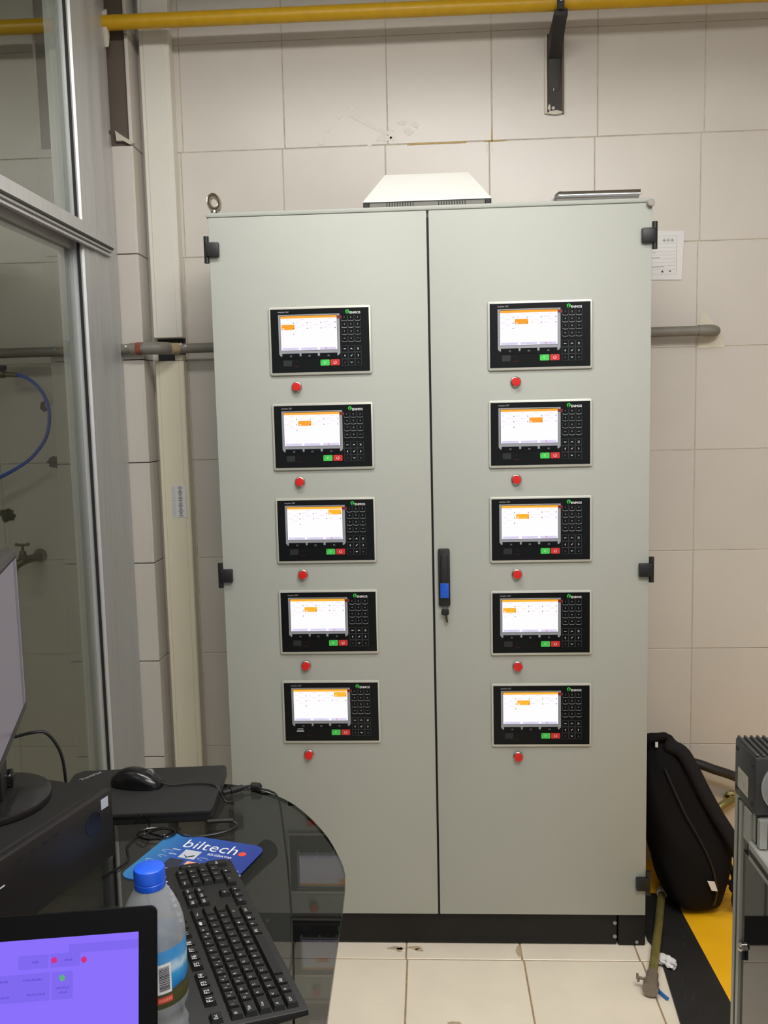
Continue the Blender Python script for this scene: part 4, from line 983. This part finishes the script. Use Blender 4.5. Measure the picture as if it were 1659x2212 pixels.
b = MB(); b.tube(smoothpath([(-0.60, -0.815, DZ + 0.02), (-0.585, -0.805, DZ + 0.034), (-0.575, -0.800, DZ + 0.012), (-0.578, -0.812, DZ + 0.004), (-0.555, -0.83, DZ + 0.004), (-0.535, -0.835, DZ + 0.005), (-0.52, -0.82, DZ + 0.006), (-0.54, -0.808, DZ + 0.006), (-0.575, -0.812, DZ + 0.007), (-0.59, -0.83, DZ + 0.004), (-0.56, -0.85, DZ + 0.004), (-0.525, -0.845, DZ + 0.0075), (-0.515, -0.826, DZ + 0.008), (-0.545, -0.815, DZ + 0.009), (-0.585, -0.835, DZ + 0.003), (-0.595, -0.875, DZ + 0.003), (-0.575, -0.93, DZ + 0.003), (-0.60, -0.99, DZ + 0.003)], 6), 0.0021, M_blackg, 8)
o = b.build('coiled_cable'); tag(o, 'thin black cable coiled on the desk beside the desktop computer', 'cable')
b = MB(); b.tube(smoothpath([(-0.46, -0.79, DZ + 0.012), (-0.43, -0.785, DZ + 0.012), (-0.41, -0.782, DZ + 0.011)], 4), 0.0045, M_black, 10); b.tube(smoothpath([(-0.415, -0.783, DZ + 0.010), (-0.40, -0.79, DZ + 0.004), (-0.42, -0.815, DZ + 0.003), (-0.455, -0.832, DZ + 0.003), (-0.49, -0.835, DZ + 0.003), (-0.51, -0.82, DZ + 0.003), (-0.513, -0.80, DZ + 0.003)], 6), 0.0024, M_black, 8)
o = b.build('audio_lead'); tag(o, 'short black lead with a plug lying in front of the closed laptop', 'cable')
# lead hanging below the glass, along the right side
b = MB(); b.tube(smoothpath([(-0.24, -1.15, 0.45), (-0.22, -1.2, 0.40), (-0.19, -1.28, 0.42), (-0.175, -1.36, 0.50), (-0.18, -1.45, 0.62), (-0.20, -1.5, 0.735)], 6), 0.0026, M_black, 8)
o = b.build('hanging_lead'); tag(o, 'thin black lead hanging under the desk glass beside the keyboard', 'cable')

# ------------------------------------------------------------------ mouse pad
mp = thing('mouse_pad', 'blue printed mouse pad under the far end of the keyboard', 'mouse pad', (-0.45, -0.93, DZ), R(-16.5))
def pad_mat():
    m = mat('pad_blue', S(34, 62, 142), 0.55); nt = m.node_tree; bs = nt.nodes['Principled BSDF']
    tcn = nt.nodes.new('ShaderNodeTexCoord'); sx = nt.nodes.new('ShaderNodeSeparateXYZ'); cr_ = nt.nodes.new('ShaderNodeValToRGB'); mr = nt.nodes.new('ShaderNodeMapRange')
    mr.inputs['From Min'].default_value = -0.12; mr.inputs['From Max'].default_value = 0.10
    nt.links.new(tcn.outputs['Object'], sx.inputs[0]); nt.links.new(sx.outputs['X'], mr.inputs['Value']); nt.links.new(mr.outputs['Result'], cr_.inputs[0])
    cr_.color_ramp.elements[0].color = S(52, 132, 178); cr_.color_ramp.elements[1].color = S(36, 56, 138)
    e = cr_.color_ramp.elements.new(0.35); e.color = S(38, 84, 166)
    nt.links.new(cr_.outputs[0], bs.inputs['Base Color']); return m
PADW, PADH = 0.207, 0.175
b = MB(); b.prism(rr(0, 0, PADW, PADH, 0.022, 5), 'z', 0.0, 0.003, pad_mat(), 0.0008, 1); b.build('pad', mp, rel=False)
b = MB(); UPZ = lambda x, y, z=0.00315, a=0: Matrix.Translation((x, y, z)) @ Matrix.Rotation(R(a), 4, 'Z')
b.text('biltech', M_white, UPZ(0.004, 0.056), wd=0.112, bold=-0.004)
b.lathe([(0.0001, 0.0), (0.0075, 0.0), (0.0075, 0.0001)], mat('red_print', S(232, 70, 56), 0.6), 18, UPZ(0.073, 0.048))
b.text('B\u0130LG\u0130SAYAR', M_white, UPZ(0.036, 0.031), wd=0.050, bold=0.01)
def flat(x0, x1, y0, y1, m, z=0.0031): b.box(x0, x1, y0, y1, z, z + 0.00012, m)
pp = mat('pale_print', S(190, 196, 206), 0.6); pk = mat('peach_print', S(236, 170, 140), 0.6); pd = mat('dark_print', S(40, 46, 62), 0.6)
flat(-0.038, -0.004, 0.004, 0.034, pp); flat(-0.050, -0.018, -0.034, -0.002, pd); flat(-0.012, 0.034, -0.034, -0.004, pk); flat(-0.056, -0.028, -0.046, -0.036, mat('orange_print', S(232, 160, 60), 0.6))
b.prism([(-0.034 , 0.018), (-0.022, 0.010), (-0.010, 0.020), (-0.010, 0.014), (-0.022, 0.006)], 'z', 0.0032, 0.0034, pd)
b.text('TABLET', mat('red_text', S(206, 60, 50), 0.6), UPZ(0.011, -0.013, 0.0034), wd=0.036); b.text('NOTEBOOK', MATS['red_text'], UPZ(0.011, -0.025, 0.0034), wd=0.038)
for (x, y, s) in ((-0.070, 0.020, 0.022), (-0.068, 0.0, 0.018), (0.012, 0.010, 0.022), (0.086, -0.012, 0.022), (-0.082, -0.02, 0.018)):
    b.tube([(x + s / 2 * math.cos(R(a)), y + s / 5 * math.sin(R(a)), 0.0031) for a in range(0, 300, 30)], 0.0005, pp, 5)
for (x, y, s) in ((-0.064, 0.028, 0.016), (-0.062, 0.011, 0.016), (0.088, -0.024, 0.02)): flat(x, x + s, y, y + 0.003, pp)
b.build('print', mp, rel=False, smooth=False)

# ------------------------------------------------------------------ keyboard
KX, KY = (-0.352, -1.178)
kb = thing('keyboard', 'black full-size computer keyboard lying across the glass desk', 'keyboard', (KX, KY, DZ), R(116.1))
KL, KW = 0.455, 0.158
b = MB(); b.prism([(-KW / 2, 0.004), (KW / 2, 0.004), (KW / 2, 0.026), (-KW / 2, 0.013)], 'x', -KL / 2, KL / 2, mat('keyboard_black', S(30, 30, 30), 0.5), 0.003, 2); b.build('case', kb, rel=False)
def ksurf(y): return 0.013 + 0.013 * (y + KW / 2) / KW
U1 = 0.0190
tilt = math.atan2(0.013, KW)
kproto = {}
M_kc = mat('keycap_black', S(24, 24, 24), 0.42); M_kleg = mat('keycap_legend', S(190, 190, 190), 0.6)
legend = MB()
def keycap(x, y, wu, ht=1.0, s=None, s2=None):
    k = (round(wu, 2), ht)
    if k not in kproto:
        q = MB(); a = U1 * wu / 2 - 0.0009; c = U1 * ht / 2 - 0.0009
        bm = bmesh.new(); lo = [bm.verts.new(p) for p in ((-a, -c, 0), (a, -c, 0), (a, c, 0), (-a, c, 0))]; hi = [bm.verts.new(p) for p in ((-a + 0.002, -c + 0.0018, 0.007), (a - 0.002, -c + 0.0018, 0.007), (a - 0.002, c - 0.0026, 0.007), (-a + 0.002, c - 0.0026, 0.007))]
        bm.faces.new(lo[::-1]); bm.faces.new(hi)
        for i in range(4): bm.faces.new((lo[i], lo[(i + 1) % 4], hi[(i + 1) % 4], hi[i]))
        q.addbm(bm, M_kc); o = q.build('keycap', None, smooth=False); kproto[k] = o
    else:
        o = kproto[k].copy(); COL.objects.link(o)
    o.name = 'keycap'; o.parent = kb; o.location = (x, y, ksurf(y) - 0.0002); o.rotation_euler = (tilt, 0, 0)
    T = Matrix.Translation((x, y, ksurf(y))) @ Matrix.Rotation(tilt, 4, 'X')
    if s: legend.text(s, M_kleg, T @ Matrix.Translation((-min(0.0035, U1 * wu / 2 - 0.006), 0.0015, 0.0071)), h=0.0040 if len(s) == 1 else None, wd=None if len(s) == 1 else min(0.009, U1 * wu - 0.008), bold=0.012)
    if s2: legend.text(s2, M_kleg, T @ Matrix.Translation((0.0035, -0.003, 0.0071)), h=0.0026, bold=0.012)
yb = [-0.0595 + U1 * i for i in range(5)] + [-0.0595 + U1 * 5 + 0.008]
x0 = -KL / 2 + 0.009
def row(y, start, items):
    x = x0 + U1 * start
    for it in items:
        wu = it[1]; 
        if it[0] is not None: keycap(x + U1 * wu / 2, y, wu, 1.0, it[0] or None, it[2] if len(it) > 2 else None)
        x += U1 * wu
L1 = lambda s: [(c, 1) for c in s]
row(yb[0], 0, [('Ctrl', 1.5), ('#', 1.0), ('Alt', 1.25), ('', 5.75), ('Alt', 1.25), ('#', 1.0), ('=', 1.0), ('Ctrl', 1.5), (None, 0.5), ('<', 1), ('v', 1), ('>', 1), (None, 0.5), ('0', 2), ('.', 1)])
row(yb[1], 0, [('^', 1.25), ('<', 1)] + L1('ZXCVBNM\u00d6\u00c7') + [('.', 1), ('^', 2.75), (None, 1.5), ('^', 1), (None, 1.5), ('1', 1), ('2', 1), ('3', 1)])
row(yb[2], 0, [('Caps', 1.75)] + L1('ASDFGHJKL') + [('\u015e', 1), ('i', 1), (',', 1), ('', 1.25), (None, 4.0), ('4', 1), ('5', 1), ('6', 1)])
row(yb[3], 0, [('Tab', 1.5)] + [(c, 1, '@' if c == 'Q' else ('\u20ac' if c == 'E' else None)) for c in 'QWERTYUIOP'] + [('\u011e', 1), ('\u00dc', 1), ('', 1.5), (None, 0.5), ('Del', 1), ('End', 1), ('PgDn', 1), (None, 0.5), ('7', 1), ('8', 1), ('9', 1)])
row(yb[4], 0, [('"', 1)] + [(c, 1, d) for c, d in zip('1234567890', "!'^+%&/()=")] + [('*', 1), ('-', 1), ('<--', 2), (None, 0.5), ('Ins', 1), ('Hm', 1), ('PgUp', 1), (None, 0.5), ('Num', 1), ('/', 1), ('*', 1)])
row(yb[5], 0, [('Esc', 1), (None, 1)] + [('F%d' % k, 1) for k in range(1, 5)] + [(None, 0.5)] + [('F%d' % k, 1) for k in range(5, 9)] + [(None, 0.5)] + [('F%d' % k, 1) for k in range(9, 13)] + [(None, 0.5), ('Prt', 1), ('Scr', 1), ('Brk', 1)])
keycap(x0 + U1 * 22.5, (yb[3] + yb[4]) / 2 + U1 * 0 - U1 * 0.5, 1.0, 2.0, '+'); keycap(x0 + U1 * 22.5, (yb[0] + yb[1]) / 2, 1.0, 2.0, 'Ent')
legend.build('key_legends', kb, rel=False, smooth=False)
b = MB()
for k in range(3): b.lathe([(0.0022, 0.0), (0.0022, 0.0012), (0.001, 0.002), (0.0001, 0.0021)], mat('clear_led', S(170, 172, 168), 0.15), 10, at(x0 + U1 * (19.8 + 0.9 * k), yb[5], ksurf(yb[5])))
b.build('indicator_light', kb, rel=False)

# ------------------------------------------------------------------ water bottle
BX, BY = -0.361, -1.432
bt = thing('water_bottle', 'clear plastic water bottle with a blue cap beside the keyboard', 'bottle', (BX, BY, DZ))
M_pet = glassmat('clear_pet', (0.93, 0.95, 0.96, 1), 1.42, 0.05, add=((0.74, 0.78, 0.84, 1), 0.27))
b = MB()
prof = [(0.002, 0.004), (0.030, 0.001), (0.0385, 0.008), (0.0390, 0.020), (0.0375, 0.030), (0.0390, 0.038), (0.0372, 0.046), (0.0385, 0.054), (0.0345, 0.064), (0.0335, 0.072), (0.0375, 0.082), (0.0398, 0.090), (0.0398, 0.165), (0.0398, 0.178), (0.0385, 0.190), (0.0345, 0.205), (0.0285, 0.219), (0.0215, 0.231), (0.0165, 0.238), (0.0160, 0.246)]
n = 40; V = []; F = []
for i, (r, z) in enumerate(prof):
    for j in range(n):
        a = 2 * math.pi * j / n; rr_ = r * (1 + (0.022 * math.sin(10 * a + z * 60) if 0.01 < z < 0.085 else 0.0)); V.append((rr_ * math.cos(a), rr_ * math.sin(a), z))
for i in range(len(prof) - 1):
    for j in range(n): F.append((i * n + j, i * n + (j + 1) % n, (i + 1) * n + (j + 1) % n, (i + 1) * n + j))
b.add(V, F, M_pet); b.build('bottle_body', bt, rel=False, ang=60)
def label_mat():
    m = bpy.data.materials.new('bottle_label'); m.use_nodes = True; nt = m.node_tree; bs = nt.nodes['Principled BSDF']; bs.inputs['Roughness'].default_value = 0.35
    tcn = nt.nodes.new('ShaderNodeTexCoord'); sx = nt.nodes.new('ShaderNodeSeparateXYZ'); mr = nt.nodes.new('ShaderNodeMapRange'); ns = nt.nodes.new('ShaderNodeTexNoise'); ns.inputs['Scale'].default_value = 42; ns.inputs['Detail'].default_value = 3
    mr.inputs['From Min'].default_value = 0.090; mr.inputs['From Max'].default_value = 0.168
    nt.links.new(tcn.outputs['Object'], sx.inputs[0]); nt.links.new(tcn.outputs['Object'], ns.inputs['Vector'])
    ad = nt.nodes.new('ShaderNodeMath'); ad.operation = 'MULTIPLY_ADD'; ad.inputs[1].default_value = 0.030; nt.links.new(ns.outputs['Fac'], ad.inputs[0]); nt.links.new(sx.outputs['Z'], ad.inputs[2])
    sb = nt.nodes.new('ShaderNodeMath'); sb.operation = 'SUBTRACT'; sb.inputs[1].default_value = 0.015; nt.links.new(ad.outputs[0], sb.inputs[0])
    nt.links.new(sb.outputs[0], mr.inputs['Value']); cr_ = nt.nodes.new('ShaderNodeValToRGB'); nt.links.new(mr.outputs['Result'], cr_.inputs[0])
    el = cr_.color_ramp.elements; el[0].position = 0.0; el[0].color = S(62, 74, 44); el[1].position = 1.0; el[1].color = S(60, 142, 206)
    for p, c in ((0.24, S(88, 84, 50)), (0.36, S(70, 78, 60)), (0.40, S(24, 120, 200)), (0.62, S(60, 160, 220)), (0.74, S(190, 216, 232)), (0.84, S(70, 150, 210))):
        e = el.new(p); e.color = c
    nt.links.new(cr_.outputs[0], bs.inputs['Base Color']); return m
b = MB(); b.lathe([(0.0401, 0.097), (0.0404, 0.099), (0.0404, 0.168), (0.0401, 0.170)], label_mat(), 48, closed=False); lab = b.build('label', bt, rel=False)
# barcode patch and red text strip on the side towards the camera
ang0 = math.atan2(-2.4579 - BY, 0.0 - BX) + R(14)
def curved(a0, a1, z0, z1, r, m, mb, n=6):
    for i in range(n):
        p = ang0 + a0 + (a1 - a0) * i / n; q = ang0 + a0 + (a1 - a0) * (i + 1) / n
        mb.add([(r * math.cos(p), r * math.sin(p), z0), (r * math.cos(q), r * math.sin(q), z0), (r * math.cos(q), r * math.sin(q), z1), (r * math.cos(p), r * math.sin(p), z1)], [(0, 1, 2, 3)], m)
b = MB(); curved(-0.20, 0.24, 0.116, 0.154, 0.0406, M_white, b)
bar = mat('barcode_ink', S(40, 44, 70), 0.6)
rnd = random.Random(3); z = 0.120
while z < 0.150:
    h = rnd.choice((0.0005, 0.0008, 0.0012)); curved(-0.14, 0.18, z, z + h, 0.0408, bar, b, 4); z += h + rnd.choice((0.0005, 0.0008))
curved(-0.22, 0.26, 0.104, 0.112, 0.0406, mat('red_strip', S(214, 70, 60), 0.5), b)
for k in range(7): curved(-0.17 + 0.058 * k, -0.135 + 0.058 * k, 0.106, 0.110, 0.0408, mat('pale_red_strip', S(240, 150, 130), 0.5), b, 1)
b.build('label_print', lab, rel=False, smooth=False)
b = MB(); M_capb = mat('blue_cap', S(28, 92, 226), 0.35)
V = []; F = []; n = 60
prof = [(0.0186, 0.236), (0.0190, 0.238), (0.0190, 0.2435), (0.0180, 0.2445), (0.0190, 0.2455), (0.0190, 0.258), (0.0182, 0.2605), (0.0165, 0.2615), (0.0001, 0.2615)]
for (r, z) in prof:
    for j in range(n):
        a = 2 * math.pi * j / n; k = 1 + (0.012 * (1 if j % 2 else -1) if 0.2454 < z < 0.2585 else 0); V.append((r * k * math.cos(a), r * k * math.sin(a), z))
for i in range(len(prof) - 1):
    for j in range(n): F.append((i * n + j, i * n + (j + 1) % n, (i + 1) * n + (j + 1) % n, (i + 1) * n + j))
b.add(V, F, M_capb); b.build('cap', bt, rel=False, ang=40)

# ------------------------------------------------------------------ desktop computer and monitor
pc = thing('desktop_computer', 'black desktop computer box lying on the glass desk under the monitor', 'computer', (-0.607, -0.906, DZ), R(-16.7))
# local: front face is x = 0 (towards +x), width runs to -y, depth to -x
PCW, PCD, PCH = 0.34, 0.255, 0.133
M_pc = mat('pc_black_steel', S(33, 31, 30), 0.6, spec=0.3, noise=(4, 0.06, 2)); M_pcf = mat('pc_front_black', S(33, 31, 32), 0.4)
b = MB(); b.box(-PCD, -0.018, -PCW, 0.0, 0.004, PCH, M_pc, 0.003); b.build('case', pc, rel=False)
b = MB(); b.box(-0.0175, 0.002, -PCW, 0.0, 0.004, PCH - 0.0005, M_pcf, 0.004, 2); fr = b.build('front_bezel', pc, rel=False)
FX = Matrix(((0, 0, 1, 0), (1, 0, 0, 0), (0, 1, 0, 0), (0, 0, 0, 1)))   # local xy -> yz plane facing +x
b = MB(); b.lathe([(0.0001, 0), (0.021, 0), (0.021, 0.0006), (0.0001, 0.0006)], mat('dark_blue_badge', S(20, 23, 30), 0.3), 30, at(0.002, -0.058, 0.090, FX)); b.build('round_badge', pc, rel=False)
b = MB(); b.box(0.002, 0.0026, -0.034, -0.014, 0.105, 0.124, mat('sticker_pale', S(196, 200, 214), 0.5)); b.build('sticker', pc, rel=False)
for k in range(4):
    b = MB(); b.box(0.0018, 0.0023, -0.148 - 0.028 * k - 0.013, -0.148 - 0.028 * k, 0.111, 0.117, M_gasket); b.build('usb_port', pc, rel=False)
b = MB(); b.box(0.0018, 0.0026, -0.30, -0.275, 0.088, 0.090, M_white); b.build('power_mark', pc, rel=False)
b = MB(); b.box(0.0018, 0.0022, -0.245, -0.235, 0.024, 0.029, M_gasket); b.build('drive_slot', pc, rel=False)
for (x, y) in ((-0.03, -0.03), (-0.03, -PCW + 0.03), (-PCD + 0.03, -0.03), (-PCD + 0.03, -PCW + 0.03)):
    b = MB(); b.lathe([(0.01, 0.0), (0.01, 0.0045)], M_gasket, 10, at(x, y, 0.0)); b.build('rubber_foot', pc, rel=False)

mn = thing('monitor', 'black flat monitor on an oval stand on top of the desktop computer', 'monitor', (-0.797, -0.972, DZ + PCH + 0.0005), R(18))
# local frame: screen faces +x, width along y, right-hand edge of the picture at +y
ZM = DZ + PCH
b = MB(); V = []; n = 48
el = [(0.098 * math.cos(2 * math.pi * i / n), 0.108 * math.sin(2 * math.pi * i / n)) for i in range(n)]
b.prism(el, 'z', 0.0, 0.014, mat('monitor_base_gloss', S(34, 32, 33), 0.18), 0.003, 2); b.build('stand_base', mn, rel=False)
b = MB(); b.prism([(-0.02, -0.030), (0.02, -0.034), (0.02, 0.034), (-0.02, 0.030)], 'z', 0.0135, 0.12, M_black, 0.004, 2); b.box(-0.018, 0.030, 0.026, 0.060, 0.0142, 0.040, M_blackg, 0.006, 3); b.build('stand_neck', mn, rel=False)
mz0, mz1, my0, my1 = 0.970 - ZM, 1.308 - ZM, -0.262, 0.262
mxf = 0.030
b = MB(); b.box(mxf - 0.028, mxf, my0, my1, mz0, mz1, mat('monitor_bezel', S(70, 66, 66), 0.4), 0.004, 2); b.build('housing', mn, rel=False)
b = MB(); b.box(mxf - 0.0005, mxf + 0.0008, my0 + 0.016, my1 - 0.016, mz0 + 0.020, mz1 - 0.015, M_gasket); b.build('inner_rim', mn, rel=False)
b = MB(); b.box(mxf + 0.0002, mxf + 0.0013, my0 + 0.019, my1 - 0.019, mz0 + 0.023, mz1 - 0.018, mat('monitor_screen', S(60, 56, 62), 0.25, emit=((0.30, 0.26, 0.32, 1), 0.34)))
o = b.build('screen', mn, rel=False)
b = MB(); b.box(mxf + 0.0010, mxf + 0.0016, my1 - 0.060, my1 - 0.034, mz0 + 0.023, mz1 - 0.018, mat('monitor_window_grey', S(60, 60, 66), 0.25, emit=((0.14, 0.13, 0.18, 1), 0.34))); b.build('screen_content', mn, rel=False)
b = MB(); b.tube(smoothpath([(-0.92, -0.80, ZM + 0.06), (-0.86, -0.80, ZM + 0.055), (-0.80, -0.80, ZM + 0.068), (-0.775, -0.79, ZM + 0.062), (-0.755, -0.78, ZM + 0.02), (-0.750, -0.775, ZM - 0.04), (-0.76, -0.76, DZ + 0.01)], 6), 0.0032, M_black, 8)
o = b.build('monitor_cable'); tag(o, 'black monitor cable arching behind the stand', 'cable')

# ------------------------------------------------------------------ open laptop in the foreground
ol = thing('open_laptop', 'open black laptop with a violet lit screen in the near left corner', 'laptop', (-0.516, -1.565, DZ), R(8.5))
LW, LH = 0.375, 0.2235
b = MB(); b.box(-LW / 2, LW / 2, -0.25, 0.004, 0.002, 0.022, M_black, 0.004, 2); b.build('base', ol, rel=False)
lidM = Matrix.Translation((0, 0.0, 0.020)) @ Matrix.Rotation(R(-17), 4, 'X')
b = MB(); b.rrect(0, LH / 2, LW, LH, 0.008, -0.001, 0.007, M_lidmat if False else mat('laptop_lid_black', S(9, 8, 9), 0.4, spec=0.12), 5, 0.0015, lidM); b.build('lid', ol, rel=False)
sw0, sw1, sh0, sh1 = -LW / 2 + 0.021, LW / 2 - 0.021, 0.020, LH - 0.027
def vscreen():
    m = bpy.data.materials.new('violet_screen'); m.use_nodes = True; nt = m.node_tree; nt.nodes.clear()
    e = nt.nodes.new('ShaderNodeEmission'); e.inputs[0].default_value = (0.245, 0.155, 0.93, 1); e.inputs[1].default_value = 1.0
    o = nt.nodes.new('ShaderNodeOutputMaterial'); nt.links.new(e.outputs[0], o.inputs[0]); return m
b = MB(); b.box(sw0, sw1, -0.0017, -0.0010, sh0, sh1, vscreen(), 0, 1, lidM); b.build('screen', ol, rel=False)
b = MB()
def sc_(s0, s1, t0, t1, m, k=0): b.box((sw1 + 0.005) - s1, (sw1 + 0.005) - s0, -0.0021 - 0.0001 * k, -0.0018, (sh1 + 0.009) - t1, (sh1 + 0.009) - t0, m, 0, 1, lidM)
ev = lambda nm, c: emat('laptop_' + nm, (*c, 1), 1.0)
e_d = ev('panel', (0.205, 0.135, 0.83)); e_l = ev('light', (0.29, 0.20, 1.0)); e_t = ev('type', (0.13, 0.085, 0.60)); e_r = ev('red', (0.62, 0.03, 0.22)); e_g = ev('green', (0.10, 0.42, 0.22)); e_b = ev('blue', (0.03, 0.22, 0.92))
sc_(0.0055, 0.085, 0.017, 0.027, e_d)
sc_(0.072, 0.106, 0.026, 0.041, e_d); sc_(0.108, 0.142, 0.026, 0.041, e_d); sc_(0.080, 0.104, 0.046, 0.076, e_d); sc_(0.106, 0.190, 0.046, 0.076, e_d)
for (x, z, l) in ((0.086, 0.034, 0.010), (0.124, 0.034, 0.009), (0.126, 0.053, 0.022), (0.122, 0.069, 0.020), (0.092, 0.064, 0.016), (0.092, 0.069, 0.011), (0.160, 0.053, 0.014), (0.158, 0.070, 0.012), (0.176, 0.108, 0.014)):
    for k in range(int(l / 0.002)):
        hh = 0.0009 + 0.0005 * ((k * 7 + int(x * 1000)) % 3); sc_(x - 0.005 - l / 2 + 0.002 * k + 0.005, x - 0.005 - l / 2 + 0.002 * k + 0.0063, z - hh, z + 0.0008, e_t, 1)
for (x, z, m) in ((0.1015, 0.033, e_r), (0.0675, 0.035, e_r), (0.092, 0.053, e_g)): b.prism(blob((sw1 + 0.005) - x, (sh1 + 0.009) - z, 0.0034, 0.0034, 12, 0.15, 3), 'y', -0.0022, -0.0018, m, 0, 1, lidM)
sc_(0.108, 0.137, 0.103, 0.112, e_b); sc_(0.142, 0.157, 0.103, 0.112, e_g)
b.build('screen_content', ol, rel=False, smooth=False)
lk = None
for r in range(5):
    for c in range(14):
        if lk is None:
            q = MB(); q.box(-0.0078, 0.0078, -0.0072, 0.0072, 0.0, 0.0022, M_kc, 0.0008); lk = q.build('keycap', None, smooth=False); o = lk
        else: o = lk.copy(); COL.objects.link(o)
        o.name = 'keycap'; o.parent = ol; o.location = (-0.13 + 0.02 * c, -0.035 - 0.0185 * r, 0.0218)
b = MB(); b.box(-0.05, 0.05, -0.225, -0.150, 0.0220, 0.0226, M_dimk); b.build('touchpad', ol, rel=False)

# flat print and tiny marks that nobody could pick apart
for o in bpy.data.objects:
    n = o.name.split('.')[0]
    if o.parent and n in ('printed_legend', 'screen_content', 'print', 'key_legends', 'label_print', 'pale_patch', 'dirt_patch', 'joint_stain', 'paint_drip', 'paint_spot', 'scuff', 'printed_label', 'port_cover'):
        o['kind'] = 'stuff'
